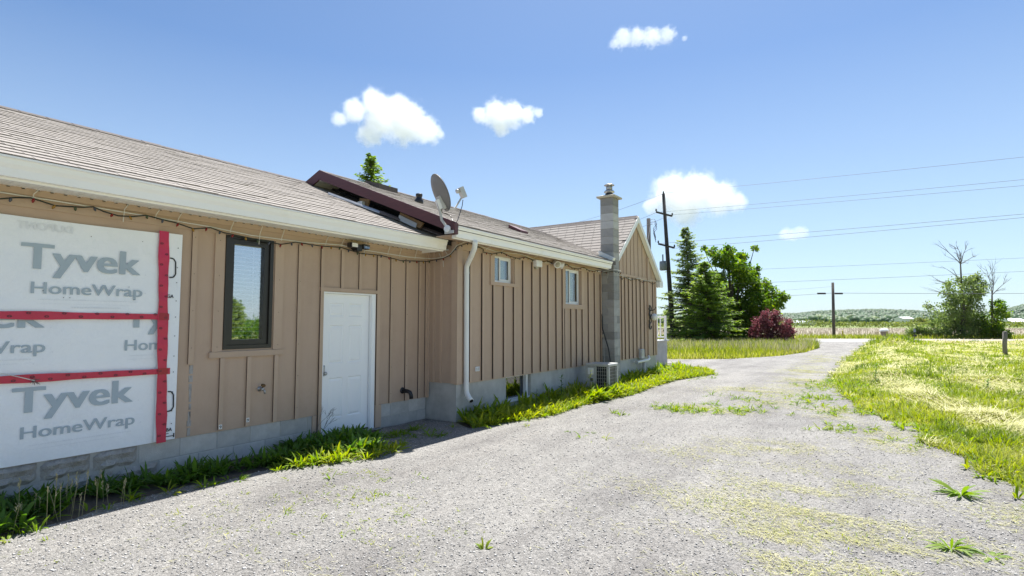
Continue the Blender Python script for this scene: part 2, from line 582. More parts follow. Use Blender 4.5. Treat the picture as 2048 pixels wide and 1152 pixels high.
def batten(y, z0, z1, w=0.05, X=GX, parent=None, t=bt):
    """batten with one edge held off the wall; a black strip behind it paints in the shade"""
    if X == HX and t == bt: t = 0.034
    p = parent or garage_wall
    if w > 0.075:
        MB().box(X, X + t, y - w / 2, y + w / 2, z0, z1).build("batten", M['trim'], p)
        return
    mb = MB()
    f = 0.008
    mb.box(X + t - f, X + t, y - w / 2, y + w / 2, z0, z1)
    mb.box(X + 0.0005, X + t - f, y - w / 2 + 0.026, y + w / 2, z0, z1)
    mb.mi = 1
    mb.box(X + 0.0004, X + 0.003, y - w / 2 + 0.003, y - w / 2 + 0.0255, z0, z1)  # black strip added to draw the batten's shadow line
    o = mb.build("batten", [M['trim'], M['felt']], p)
    # one face behind the batten is coloured black too, as painted shade
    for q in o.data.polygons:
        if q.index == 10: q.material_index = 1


FZ = 2.63
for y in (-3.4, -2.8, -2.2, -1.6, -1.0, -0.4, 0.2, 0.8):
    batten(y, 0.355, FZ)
MB().box(GX, GX + 0.014, -4, GE - 0.02, FZ, 2.80).build("frieze_board", M['trim'], garage_wall)
MB().box(GX + 0.014, GX + 0.034, -4, GE - 0.03, 2.735, 2.80).build("frieze_board", M['trim'], garage_wall)
batten(3.045, 1.14, FZ, 0.055)
batten(3.325, 1.265, FZ, 0.11, t=0.022)          # window side boards
batten(4.085, 1.265, FZ, 0.12, t=0.022)
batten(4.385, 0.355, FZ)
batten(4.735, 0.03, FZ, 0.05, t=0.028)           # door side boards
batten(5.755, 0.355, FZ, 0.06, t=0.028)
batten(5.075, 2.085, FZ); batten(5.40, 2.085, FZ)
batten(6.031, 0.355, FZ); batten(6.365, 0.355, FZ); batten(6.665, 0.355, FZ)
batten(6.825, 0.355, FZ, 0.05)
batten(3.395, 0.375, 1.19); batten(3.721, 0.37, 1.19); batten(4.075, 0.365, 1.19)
MB().box(GX, GX + 0.03, 3.24, 4.17, 1.195, 1.262).build("window_sill", M['trim'], garage_wall)
MB().box(GX, GX + 0.030, 4.71, 5.785, 2.034, 2.083).build("door_head_trim", M['trim'], garage_wall)
MB().box(GX - 0.02, GX + 0.012, 5.735, 5.85, 0.02, 0.352).build("door_trim", M['trim'], garage_wall)
MB().box(GX - 0.02, GX + 0.004, 4.64, 4.705, 0.02, 0.352).build("door_trim", M['trim'], garage_wall)
# torn batten: bare wood and tar strip left where the lower half of the batten is gone
m, nt, b_ = new_mat('torn_batten_strip')
nt.links.new(ramp(nt, noise(nt, 9, 6, 0.8, stretch=(1, 3, 0.6)), [(0.36, (0.06, 0.05, 0.04)), (0.46, (0.30, 0.28, 0.26)), (0.6, (0.42, 0.40, 0.38)), (0.66, (0.34, 0.235, 0.165))]), b_.inputs['Base Color'])
b_.inputs['Roughness'].default_value = 0.9
mb = MB()
zz = 0.36
while zz < 1.12:
    h = random.uniform(0.05, 0.16)
    w = random.uniform(0.012, 0.026)
    mb.box(GX, GX + random.uniform(0.002, 0.006), 3.06 - w + random.uniform(-.006, .006), 3.06 + w, zz, min(zz + h, 1.13))
    zz += h + random.choice([0.001, 0.001, 0.02])
tag(mb.build("torn_batten", m, garage_wall), "strip of torn grey wood where a batten has come off")

# nail heads on the boards
mb = MB()
for y in (3.045, 4.385, 4.735, 5.755, 6.031, 6.365, 6.665, 3.325, 4.085):
    for z in np.arange(0.5, 2.6, 0.41):
        if y < 3.2 and z < 1.15: continue
        if y in (3.325, 4.085) and z < 1.3: continue
        mb.box(GX + bt, GX + bt + 0.0035, y - 0.003, y + 0.003, z - 0.003, z + 0.003)
tag(mb.build("nail_heads", M['darkmetal'], garage_wall), kind="stuff")

# --- garage foundation of blocks: rough faced on the left, smooth painted on the right
fg = MB()
fg.box(-11.6, GX - 0.012, -4, 4.64, -0.12, 0.354)
fg.box(-11.6, GX - 0.012, 5.85, GE, -0.12, 0.354)
fg.box(-11.6, GX - 0.3, 4.645, 5.845, -0.12, 0.354)
fg.box(GX - 0.29, GX + 0.03, 4.645, 5.845, -0.12, 0.006)
foundation = fg.build("garage_foundation", M['mortar'], house)


def rough_block(w, h, amp):
    mb = MB()
    nx, nz = 7, 4
    vs = []
    for k in range(nz + 1):
        for i in range(nx + 1):
            e = 0 if (i in (0, nx) or k in (0, nz)) else 1
            vs.append((e * (0.012 + random.random() * amp), w * i / nx + (random.uniform(-.006, .006) if 0 < i < nx else 0), h * k / nz + (random.uniform(-.006, .006) if 0 < k < nz else 0)))
    fs = []
    for k in range(nz):
        for i in range(nx):
            a = k * (nx + 1) + i
            fs.append((a, a + 1, a + nx + 2, a + nx + 1))
    mb.add(vs, fs)
    mb.box(-0.05, 0, 0, w, 0, h)
    return mb


blk_s = MB().bbox(-0.05, 0, 0, 0.390, 0, 0.192, 0.003).mesh("smooth_block", M['block'])
blk_r = [rough_block(0.385, 0.185, 0.05).mesh("rough_block", M['rockblock']) for _ in range(5)]
def block_run(y, y1, z):
    """one course of blocks from y to y1, first and last cut to fit"""
    while y < y1 - 0.03:
        w_ = min(0.390, y1 - y)
        rough = y + 0.2 < 2.75
        if w_ < 0.385:
            link("concrete_block", MB().bbox(-0.05, 0, 0, w_, 0, 0.192, 0.003).mesh("cut_block", M['block']), foundation, (GX - 0.008, y, z))
        else:
            link("concrete_block", random.choice(blk_r) if rough else blk_s, foundation, (GX - (0.016 if rough else 0.008), y, z))
        y += 0.398


for row in range(3):
    z = 0.163 - row * 0.2
    block_run(-0.6 - 0.2 * (row % 2), 4.635, z)
    block_run(5.853, 6.05 + 0.2 * (row % 2), z)
    block_run(6.058 + 0.2 * (row % 2), GE - 0.005, z)
# --- main house walls
h = MB()
holes = [(7.905, 8.52, 2.33, 2.815), (10.59, 11.37, 2.01, 2.80)]
wall_grid(h, HX, GE, 12.55, 0.61, 2.93, holes, 0.10)
wall_grid(h, HX, 12.55, HE, 0.61, 2.93, (), 0.1)
# step wall facing the garage side, garage side gable above it, far end, back
h.quad((HX, GE, 0.61), (HX, GE, 2.93), (GX - 0.2, GE, 2.93), (GX - 0.2, GE, 0.61))
h.quad((HX, HE, 0.61), (-11.4, HE, 0.61), (-11.4, HE, 2.93), (HX, HE, 2.93))
h.quad((-11.4, GE, 0.0), (-11.4, HE, 0.0), (-11.4, HE, 2.93), (-11.4, GE, 2.93))
# wing gable facing the drive
WR, WZ = 14.82, 4.65           # wing ridge
h.add([(HX, 13.0, 2.93), (HX, HE, 2.93), (HX, 16.58, 3.0), (HX, WR, 4.52), (HX, 13.0, 2.95)], [(0, 1, 2, 3, 4)])
house_wall = h.build("house_wall", M['siding'], house)
MB().add([(HX - 0.05, GE + 0.01, 2.93), (HX - 0.05, GE + 0.01, 3.2), (-8.48, GE + 0.01, 4.33), (-11.3, GE + 0.01, 3.2), (-11.3, GE + 0.01, 2.5), (-6.3, GE + 0.01, 2.5)], [(0, 1, 2, 3, 4, 5)]).build("gable_felt", M['felt'], house)

FH = 2.80
for y in (7.54, ):
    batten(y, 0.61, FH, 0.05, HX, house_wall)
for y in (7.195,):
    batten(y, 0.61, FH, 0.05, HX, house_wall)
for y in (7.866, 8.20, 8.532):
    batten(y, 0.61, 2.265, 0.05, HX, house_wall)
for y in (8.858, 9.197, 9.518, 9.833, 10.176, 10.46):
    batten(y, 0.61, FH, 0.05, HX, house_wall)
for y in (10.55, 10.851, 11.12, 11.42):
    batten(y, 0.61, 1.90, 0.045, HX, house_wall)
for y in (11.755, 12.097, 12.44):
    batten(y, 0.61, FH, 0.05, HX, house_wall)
for y in (7.83, 8.60):
    batten(y, 2.30, FH, 0.12, HX, house_wall, 0.022)
batten(10.52, 1.97, FH, 0.12, HX, house_wall, 0.022); batten(11.44, 1.97, FH, 0.13, HX, house_wall, 0.022)
MB().box(HX, HX + 0.03, 7.765, 8.665, 2.268, 2.327).build("window_sill", M['trim'], house_wall)
MB().box(HX, HX + 0.03, 10.45, 11.53, 1.905, 2.005).build("window_sill", M['trim'], house_wall)
MB().box(HX, HX + 0.020, GE + 0.01, 12.48, FH, 2.925).build("frieze_board", M['trim'], house_wall)
# corner boards and step wall battens
MB().box(HX, HX + 0.022, GE - 0.02, GE + 0.11, 0.61, FH).build("corner_board", M['trim'], house_wall)
MB().box(HX - 0.10, HX - 0.001, GE - 0.022, GE - 0.001, 0.61, 2.93).build("corner_board", M['trim'], house_wall)
MB().box(GX + 0.002, GX + 0.06, GE - 0.03, GE - 0.001, 0.355, 2.79).build("corner_board", M['trim'], house_wall)
for x in (-6.13, -5.97):
    MB().box(x - 0.02, x + 0.02, GE - 0.019, GE - 0.001, 0.61, 2.79).build("batten", M['trim'], house_wall)
# gable wing battens
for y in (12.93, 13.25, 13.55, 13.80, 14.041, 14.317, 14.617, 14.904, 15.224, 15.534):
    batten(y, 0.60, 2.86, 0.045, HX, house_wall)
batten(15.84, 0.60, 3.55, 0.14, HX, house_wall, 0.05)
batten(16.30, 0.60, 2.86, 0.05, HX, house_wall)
batten(16.53, 0.60, 2.86, 0.09, HX, house_wall, 0.024)
MB().box(HX, HX + 0.028, 12.90, 15.765, 2.865, 2.925).build("band_board", M['trim'], house_wall)
MB().box(HX, HX + 0.028, 15.915, 16.575, 2.865, 2.925).build("band_board", M['trim'], house_wall)
for y in (13.45, 13.70, 13.96, 14.21, 14.51, 14.78, 15.10, 15.43, 16.2):
    batten(y, 2.93, 2.93 + (1.5 if y == 14.78 else max(0.15, (4.46 - 0.86 * abs(y - WR)) - 2.93)), 0.03, HX, house_wall, 0.014)
# --- poured foundation with the basement window hole
f = MB()
FX = HX - 0.02
bw = (8.31, 9.18, 0.14, 0.60)
wall_grid(f, FX, GE + 0.02, HE - 0.03, -0.1, 0.608, [bw], 0.16)
f.quad((FX, GE + 0.02, -0.1), (FX, GE + 0.02, 0.608), (GX - 0.1, GE + 0.02, 0.608), (GX - 0.1, GE + 0.02, -0.1))
f.quad((FX, HE - 0.03, -0.1), (-11.3, HE - 0.03, -0.1), (-11.3, HE - 0.03, 0.608), (FX, HE - 0.03, 0.608))
f.quad((FX - 0.16, bw[1], -0.02), (FX - 0.16, bw[0], -0.02), (FX, bw[0], bw[2]), (FX, bw[1], bw[2]))
house_foundation = f.build("house_foundation", M['concrete'], house)
MB().bbox(FX - 0.02, FX + 0.03, 13.1, 13.42, 0.0, 0.59).build("foundation_pier", M['concrete'], house_foundation)
MB().box(HX - 0.06, HX + 0.004, GE, HE - 0.002, 0.596, 0.610).build("drip_edge", M['trim'], house_wall)

# --- roofs
slope = 0.411


def roof_slab(y0, y1, xe, ze, xr, zr, t=0.09):
    mb = MB()
    sec = [(xe, ze), (xr, zr), (2 * xr - xe, ze), (2 * xr - xe, ze - t), (xr, zr - t), (xe, ze - t)]
    mb.prism([(x, y0, z) for x, z in sec], (0, y1 - y0, 0))
    return mb


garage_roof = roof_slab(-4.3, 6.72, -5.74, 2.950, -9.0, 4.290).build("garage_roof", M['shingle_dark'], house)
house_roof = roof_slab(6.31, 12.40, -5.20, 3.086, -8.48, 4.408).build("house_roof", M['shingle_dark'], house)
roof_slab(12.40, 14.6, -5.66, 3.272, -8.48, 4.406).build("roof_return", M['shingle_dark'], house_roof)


def shingle_mesh(w, tabs=3, t=0.0050, ht=0.17):
    """strip of tabs lying on a slope: local x along the eave, y up the slope, z out of the roof"""
    mb = MB()
    tw = w / tabs
    for k in range(tabs):
        a = k * tw + 0.004; b = (k + 1) * tw - 0.004
        d = random.uniform(-0.006, 0.006); q = random.choice((0, 0.0005, 0.001, 0.003)) * random.random()
        vs = [(a, d, 0), (b, d + random.uniform(-.003, .003), 0), (b, ht, 0), (a, ht, 0), (a, d, t * 1.9 + q), (b, d, t * 1.9 + q + random.uniform(0, .001)), (b, ht, 0.001), (a, ht, 0.001)]
        mb.add(vs, [(4, 5, 6, 7), (0, 1, 5, 4), (0, 4, 7, 3), (1, 2, 6, 5)])
    return mb


SW = 0.915
sh_var = [shingle_mesh(SW).mesh("shingle", M['shingle']) for _ in range(8)]


def slope_matrix(p, along, up):
    a = Vector(along).normalized(); u = Vector(up).normalized(); n = a.cross(u)
    return Matrix(((a.x, u.x, n.x, p[0]), (a.y, u.y, n.y, p[1]), (a.z, u.z, n.z, p[2]), (0, 0, 0, 1)))


def shingle_roof(parent, y0, y1, xe, ze, xr, zr, single_from, single_to, exp=0.145, stop=None):
    """courses from the eave up; shingles whose middle lies between the limits are single objects, the rest is joined"""
    L = math.hypot(xr - xe, zr - ze)
    up = Vector(((xr - xe) / L, 0, (zr - ze) / L))
    rest = MB(); cnt = 0
    n = int(L / exp)
    for r_ in range(n + 1):
        s = r_ * exp
        if s > L - 0.05: break
        y = y0 - SW * ((r_ * 0.37) % 1.0)
        while y < y1:
            a = max(y, y0); b = min(y + SW, y1)
            if stop is not None:
                lim = stop(xe + up.x * s, ze + up.z * s)
                b = min(b, lim)
            if b - a > 0.12:
                p = Vector((xe, a, ze)) + up * s + Vector((0, 0, 0.003))
                full = abs(b - a - SW) < 1e-6
                if single_from < (a + b) / 2 < single_to:
                    me = random.choice(sh_var) if full else shingle_mesh(b - a, max(1, round((b - a) / 0.305)), ht=min(0.17, L - s)).mesh("shingle", M['shingle'])
                    o = link("shingle", me, parent)
                    o.matrix_basis = slope_matrix(p + up * random.uniform(-.009, .007) + Vector((0, 0, random.choice((0, 0, 0, 0, .002)))), (0, 1, random.uniform(-.004, .004)), up)
                    cnt += 1
                else:
                    sm = shingle_mesh(b - a, max(1, round((b - a) / 0.305)), ht=min(0.17, L - s))
                    Mx = slope_matrix(p, (0, 1, 0), up)
                    rest.add([Mx @ Vector(v) for v in sm.v], sm.f)
            y += SW
    if rest.v:
        tag(rest.build("shingles", M['shingle'], parent), kind="stuff")
    return cnt


n1 = shingle_roof(garage_roof, -4.3, 6.72, -5.755, 2.950, -9.0, 4.290, 1.0, 6.8)
valley = lambda x, z: WR - max(0.0, (WZ - z)) / 0.86 + 0.15
n2 = shingle_roof(house_roof, 6.30, 12.40, -5.215, 3.086, -8.48, 4.408, 6.0, 12.6)
# upper courses run on to the valley
rest = MB()
Lh = math.hypot(8.48 - 5.215, 4.408 - 3.086); uph = Vector((-(8.48 - 5.215) / Lh, 0, (4.408 - 3.086) / Lh))
for r_ in range(int(Lh / 0.145) + 1):
    s = r_ * 0.145
    p = Vector((-5.215, 12.40, 3.089)) + uph * s
    lim = WR - (WZ - p.z) / 0.86 + 0.12
    if p.x > -5.66 or s > Lh - .05: continue
    y = 12.40
    while y < lim - 0.1:
        b = min(y + SW, lim)
        sm = shingle_mesh(b - y, max(1, round((b - y) / 0.305)), ht=min(0.17, Lh - s))
        Mx = slope_matrix((p.x, y, p.z), (0, 1, 0), uph)
        rest.add([Mx @ Vector(v) for v in sm.v], sm.f)
        y += SW
tag(rest.build("shingles", M['shingle'], house_roof), kind="stuff")

# ridge caps
for (par, x, z, a, b) in ((garage_roof, -9.0, 4.293, -4.3, 6.72), (house_roof, -8.48, 4.411, 6.3, 14.4)):
    mb = MB(); y = a
    while y < b:
        q = random.uniform(0, 0.006)
        sec = [(x + 0.15, z - 0.062 + .012), (x, z + .014 + q), (x - 0.15, z - 0.062 + .012), (x - 0.15, z - 0.062), (x, z), (x + 0.15, z - 0.062)]
        mb.prism([(px, y, pz + 0.004) for px, pz in sec], (0, min(0.27, b - y), 0))
        y += 0.28
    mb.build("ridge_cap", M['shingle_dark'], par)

# wing roof: ridge along X
w = MB()
ws = 0.862
sec = [(WR - 2.06, WZ - 2.06 * ws), (WR, WZ), (WR + 2.06, WZ - 2.06 * ws), (WR + 2.06, WZ - 2.06 * ws - 0.11), (WR, WZ - 0.11), (WR - 2.06, WZ - 2.06 * ws - 0.11)]
w.prism([(-5.52, y, z) for y, z in reversed(sec)], (-6.2, 0, 0))
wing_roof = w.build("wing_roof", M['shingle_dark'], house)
rest = MB()
Lw = math.hypot(2.06, 2.06 * ws); upw = Vector((0, 2.06 / Lw, 2.06 * ws / Lw))
for r_ in range(int(Lw / 0.145) + 1):
    s = r_ * 0.145
    if s > Lw - 0.05: break
    x = -11.7 - SW * ((r_ * 0.37) % 1)
    while x < -5.5:
        a = max(x, -11.7); b = min(x + SW, -5.5)
        if b - a > 0.1:
            sm = shingle_mesh(b - a, max(1, round((b - a) / 0.305)), t=0.006, ht=min(0.17, Lw - s))
            Mx = slope_matrix(Vector((a, WR - 2.06, WZ - 2.06 * ws + 0.003)) + upw * s, (1, 0, 0), upw)
            rest.add([Mx @ Vector(v) for v in sm.v], sm.f)
        x += SW
tag(rest.build("shingles", M['shingle'], wing_roof), kind="stuff")
x = -11.7
mb = MB()
while x < -5.55:
    q = random.uniform(0, .006)
    sec = [(WR - .13, WZ - .112 + .012), (WR, WZ + .016 + q), (WR + .13, WZ - .112 + .012), (WR + .13, WZ - .112), (WR, WZ), (WR - .13, WZ - .112)]
    mb.prism([(x, y, z + .003) for y, z in reversed(sec)], (min(.27, -5.5 - x), 0, 0)); x += .28
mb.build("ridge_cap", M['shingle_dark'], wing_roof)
# white rake boards and soffit of the wing gable
for sgn in (-1, 1):
    mb = MB()
    yb = WR + sgn * 2.06; zb = WZ - 2.06 * ws
    pts = [(-5.515, WR, WZ - 0.012), (-5.515, yb, zb - 0.012), (-5.515, yb, zb - 0.16), (-5.515, WR, WZ - 0.185)]
    mb.prism(pts if sgn > 0 else list(reversed(pts)), (0.022, 0, 0))
    mb.build("rake_board", M['white'], wing_roof)
    mb = MB()
    mb.prism([(-5.62, WR, WZ - 0.114), (-5.62, yb, zb - 0.114), (-5.62, yb, zb - 0.165), (-5.62, WR, WZ - 0.165)], (0.10, 0, 0))
    mb.build("rake_soffit", M['soffit'], wing_roof)
MB().bbox(-6.3, -5.50, 16.60, 16.885, 2.70, 2.868, 0.006).build("eave_box", M['white'], wing_roof)

# --- maroon rake boards over the garage, with the soffit piece at the peak
RY = 6.28
sl = (4.415 - 3.095) / (8.48 - 5.19)
for sgn, xe in ((1, -5.19), (-1, -11.77)):
    ze = 3.105
    if sgn < 0:
        xe = -9.35; ze = 4.425 - sl * (9.35 - 8.48)
    mb = MB()
    top = 0.004
    pts = [(-8.48, RY, 4.425 + top), (xe, RY, ze + top), (xe, RY, ze - 0.172), (-8.48, RY, 4.425 - 0.178)]
    mb.prism(pts if sgn < 0 else list(reversed(pts)), (0, 0.03, 0))
    mb.build("rake_board", M['fascia'], house_roof)
MB().prism([(-8.60, 6.312, 4.228), (-9.05, 6.312, 4.05), (-9.05, 6.85, 4.05), (-8.60, 6.85, 4.228)], (0, 0, 0.012)).build("rake_soffit", M['soffit'], house_roof)
MB().prism([(-8.40, 6.312, 4.235), (-8.58, 6.312, 4.235), (-8.58, 6.85, 4.235), (-8.40, 6.85, 4.235)], (0, 0, 0.012)).build("rake_soffit", M['soffit'], house_roof)
MB().bbox(-5.30, -5.185, 6.25, 6.33, 2.93, 3.10, 0.004).build("rake_end_block", M['fascia'], house_roof)
# dark sheathing edge under the overhang
MB().prism([(-5.3, 6.32, 2.985), (-8.45, 6.32, 4.255), (-8.45, 6.85, 4.255), (-5.3, 6.85, 2.985)], (0, 0, 0.015)).build("overhang_sheathing", M['felt'], house_roof)
MB().prism([(-5.74, 6.725, 2.86), (-5.74, 6.725, 2.99), (-9.0, 6.725, 4.35), (-9.0, 6.725, 4.15)], (0, 0.11, 0)).build("roof_flashing", M['felt'], house_roof)

# roof vents and pipe
def on_house_roof(x): return 4.408 - (8.48 - abs(x)) * 0.4031
vent = MB()
vx = -8.33
vent.prism([(vx - 0.20, 7.42, on_house_roof(vx - .0) - 0.02), (vx + 0.20, 7.42, on_house_roof(vx + .2)), (vx + 0.20, 7.42, on_house_roof(vx + .2) + 0.11), (vx - 0.20, 7.42, on_house_roof(vx) + 0.15)], (0, 0.52, 0))
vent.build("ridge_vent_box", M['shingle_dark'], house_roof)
zp = on_house_roof(-7.25)
MB().lathe((-7.25, 7.65, zp - 0.06), [(0.085, 0), (0.085, 0.11), (0.06, 0.15), (0.055, 0.16), (0.055, 0.19), (0.065, 0.19), (0.065, 0.235), (0.04, 0.235)], seg=16).build("vent_pipe", M['blackplastic'], house_roof, True)
vx = -6.62
MB().prism([(vx - 0.16, 10.05, on_house_roof(vx - .16)), (vx + 0.16, 10.05, on_house_roof(vx + .16)), (vx + 0.16, 10.05, on_house_roof(vx + .16) + 0.06), (vx - 0.16, 10.05, on_house_roof(vx - .16) + 0.085)], (0, 0.32, 0)).build("roof_vent", M['fascia'], house_roof)

# --- gutters, soffit, downspout
def gutter(y0, y1, xb, xo, z0, z1, parent):
    d = xo - xb
    sec = [(xb, z0), (xb + d * 0.55, z0), (xb + d * 0.62, z0 + (z1 - z0) * 0.40), (xb + d * 0.80, z0 + (z1 - z0) * 0.62), (xo - 0.012, z0 + (z1 - z0) * 0.86),
           (xo, z0 + (z1 - z0) * 0.90), (xo, z1), (xo - 0.016, z1), (xo - 0.018, z1 - 0.012), (xb + d * 0.55, z0 + 0.06), (xb + d * 0.5, z0 + 0.012), (xb + 0.012, z0 + 0.012), (xb + 0.012, z1 - 0.01), (xb, z1 - 0.01)]
    mb = MB()
    mb.prism([(x, y0, z) for x, z in sec], (0, y1 - y0, 0))
    capsec = [sec[i] for i in (0, 1, 2, 3, 4, 5, 6)] + [(xb, z1)]
    mb.prism([(x, y0 - 0.003, z) for x, z in capsec], (0, 0.006, 0))
    mb.prism([(x, y1 - 0.003, z) for x, z in capsec], (0, 0.006, 0))
    return mb.build("gutter", M['gutter'], parent)


gutter(-4.3, 6.70, -5.80, -5.70, 2.775, 2.935, garage_roof)
MB().box(-5.825, -5.802, -4.3, 6.70, 2.755, 2.94).build("fascia_board", M['gutter'], garage_roof)
gutter(6.335, 12.19, -5.29, -5.18, 2.895, 3.062, house_roof)
MB().box(-5.315, -5.292, 6.335, 12.19, 2.88, 3.06).build("fascia_board", M['gutter'], house_roof)
MB().box(HX, -5.316, 6.34, 12.19, 2.93, 2.945).build("house_soffit", M['trim'], house)
MB().prism([(-5.60, 12.28, 3.10), (-5.24, 12.26, 3.05), (-5.20, 12.26, 3.17), (-5.60, 12.28, 3.37)], (0, 0.13, 0.0)).build("gutter_flashing", M['white'], house_roof)
soffit = part_empty("garage_soffit", house)
pan = MB()
pw = 0.305
for k in range(9):
    y = k * pw / 9
    d = pw / 9
    zz = 0.006 if k % 3 else 0.0
    pan.quad((-0.49, y, zz), (0, y, zz), (0, y + d * 0.72, zz), (-0.49, y + d * 0.72, zz))
    pan.quad((-0.49, y + d * 0.72, zz), (0, y + d * 0.72, zz), (0, y + d * 0.78, 0.012), (-0.49, y + d * 0.78, 0.012))
    pan.quad((-0.49, y + d * 0.78, 0.012), (0, y + d * 0.78, 0.012), (0, y + d, 0.006 if (k + 1) % 3 else 0), (-0.49, y + d, 0.006 if (k + 1) % 3 else 0))
pan.box(-0.49, 0, pw - 0.008, pw - 0.001, -0.003, 0.02)
pm_ = pan.mesh("soffit_panel", M['soffit'])
y = -1.4
while y < 6.55:
    link("soffit_panel", pm_, soffit, (-5.803, y, 2.792)); y += pw
mb = MB(); mb2 = MB(); y = -1.4
while y < 6.6:
    mb.box(-6.254, -6.243, y, y + 0.022, 2.786, 2.7915)
    y += 0.1015
tag(mb.build("channel_gaps", M['black'], soffit), kind="stuff")
MB().box(-6.288, -6.262, -1.4, 6.69, 2.800, 2.806).build("channel_trim", M['soffit'], soffit)
MB().box(-6.29, -5.81, -4.3, 6.70, 2.818, 2.824).build("soffit_backing", M['felt'], soffit)
MB().box(-6.29, -5.803, 6.68, 6.705, 2.76, 2.94).build("soffit_end_board", M['gutter'], soffit)

ds = MB()
path = [(-5.235, 6.80, 2.90), (-5.235, 6.81, 2.84), (-5.26, 6.83, 2.79), (-5.40, 6.93, 2.68), (-5.545, 7.02, 2.575), (-5.585, 7.04, 2.52), (-5.585, 7.04, 2.40), (-5.585, 7.045, 0.52), (-5.575, 7.045, 0.45), (-5.52, 7.03, 0.385), (-5.45, 7.01, 0.335)]
ds.tube(path, 0.043, 10, True)
downspout = ds.build("downspout", M['white'], house, True)
MB().tube([(-5.585, 7.04, 2.44), (-5.585, 7.04, 2.41)], 0.047, 10).build("joint", M['white'], downspout)
MB().tube([(-5.585, 7.045, 0.62), (-5.585, 7.045, 0.59)], 0.047, 10).build("joint", M['white'], downspout)
MB().tube([(-5.452, 7.011, 0.337), (-5.447, 7.009, 0.333)], 0.035, 10).build("opening", M['black'], downspout)

# --- door
door = part_empty("door", house)
DX = GX - 0.055
d = MB()
y0, y1, z0, z1 = 4.795, 5.635, 0.045, 2.005
yw = [y0, y0 + .125, y0 + .375, y0 + .465, y0 + .715, y1]
zw = [z0, z0 + .22, z0 + .78, z0 + .98, z0 + 1.52, z0 + 1.64, z0 + 1.83, z1]
for i in range(5):
    for k in range(7):
        a, b, c, e = yw[i], yw[i + 1], zw[k], zw[k + 1]
        if i in (1, 3) and k in (1, 3, 5):
            s1, s2, dd = 0.014, 0.045, 0.011
            o1 = [(DX, a, c), (DX, b, c), (DX, b, e), (DX, a, e)]
            o2 = [(DX - dd, a + s1, c + s1), (DX - dd, b - s1, c + s1), (DX - dd, b - s1, e - s1), (DX - dd, a + s1, e - s1)]
            o3 = [(DX - dd * .95, a + s1 * 1.6, c + s1 * 1.6), (DX - dd * .95, b - s1 * 1.6, c + s1 * 1.6), (DX - dd * .95, b - s1 * 1.6, e - s1 * 1.6), (DX - dd * .95, a + s1 * 1.6, e - s1 * 1.6)]
            o4 = [(DX - 0.002, a + s2, c + s2), (DX - 0.002, b - s2, c + s2), (DX - 0.002, b - s2, e - s2), (DX - 0.002, a + s2, e - s2)]
            d.add(o1 + o2 + o3 + o4, [(j + 4 * q, (j + 1) % 4 + 4 * q, (j + 1) % 4 + 4 + 4 * q, j + 4 + 4 * q) for q in range(3) for j in range(4)] + [(12, 13, 14, 15)])
        else:
            d.quad((DX, a, c), (DX, b, c), (DX, b, e), (DX, a, e))
d.box(DX - 0.045, DX - 0.018, y0, y1, z0, z1)
d.build("door_leaf", M['door'], door)
fr = MB()
fr.box(GX - 0.105, GX + 0.006, 4.767, 4.792, 0.03, 2.028)
fr.box(GX - 0.105, GX + 0.006, 5.640, 5.712, 0.03, 2.028)
fr.box(GX - 0.105, GX + 0.006, 4.793, 5.639, 2.007, 2.028)
fr.build("door_frame", M['door'], door)
MB().box(GX - 0.10, GX + 0.045, 4.767, 5.712, 0.008, 0.030).build("threshold", M['steel'], door)
MB().box(GX - 0.10, GX - 0.03, 4.794, 5.638, 0.0305, 0.044).build("door_sweep", M['blackplastic'], door)
hd = MB()
hd.bbox(DX, DX + 0.012, 4.803, 4.855, 0.86, 1.01, 0.003)
hd.lathe((DX + 0.012, 4.829, 0.90), [(0.012, 0), (0.012, 0.03), (0.024, 0.036), (0.026, 0.055), (0.016, 0.066), (0.001, 0.067)], (1, 0, 0), 14)
hd.lathe((DX + 0.012, 4.829, 0.975), [(0.016, 0), (0.016, 0.012), (0.004, 0.013), (0.001, 0.013)], (1, 0, 0), 14)
hd.build("handle", M['white'] if False else M['steel'], door, True)

# --- garage window: dark frame, coated glass, white blind behind
win = part_empty("garage_window", house)
y0, y1, z0, z1 = 3.402, 4.008, 1.288, 2.642
fx0, fx1 = GX - 0.09, GX + 0.012


def frame_boxes(mb, xa, xb, y0, y1, z0, z1, w, wb=None):
    wb = wb or w
    mb.box(xa, xb, y0, y0 + w, z0, z1); mb.box(xa, xb, y1 - w, y1, z0, z1)
    mb.box(xa, xb, y0 + w, y1 - w, z1 - w, z1); mb.box(xa, xb, y0 + w, y1 - w, z0, z0 + wb)
    return mb


frame_boxes(MB(), fx0, fx1, y0, y1, z0, z1, 0.045).build("frame", M['darkmetal'], win)
frame_boxes(MB(), fx0 + 0.01, fx1 - 0.022, y0 + .048, y1 - .048, z0 + .048, z1 - .048, 0.062).build("sash", M['darkmetal'], win)
MB().box(fx0 + 0.032, fx0 + 0.040, y0 + .108, y1 - .108, z0 + .108, z1 - .108).build("pane", M['glass'], win)
bl = MB()
z = z0 + 0.10
while z < z1 - 0.09:
    bl.prism([(GX - 0.118, y0 + .06, z + 0.010), (GX - 0.100, y0 + .06, z - 0.004), (GX - 0.100, y0 + .06, z + 0.008), (GX - 0.118, y0 + .06, z + 0.013)], (0, y1 - y0 - .12, 0))
    z += 0.05
tag(bl.build("blind_slats", M['vinyl'], win), kind="stuff")
MB().tube([(GX - 0.099, y1 - .20, z1 - .1), (GX - 0.099, y1 - .20, z0 + .12)], 0.004, 5).build("blind_cord", M['vinyl'], win)
dark_in = pm('dark_interior', (0.10, 0.095, 0.09), (0.06, 0.058, 0.055), 1.5, 0.9)
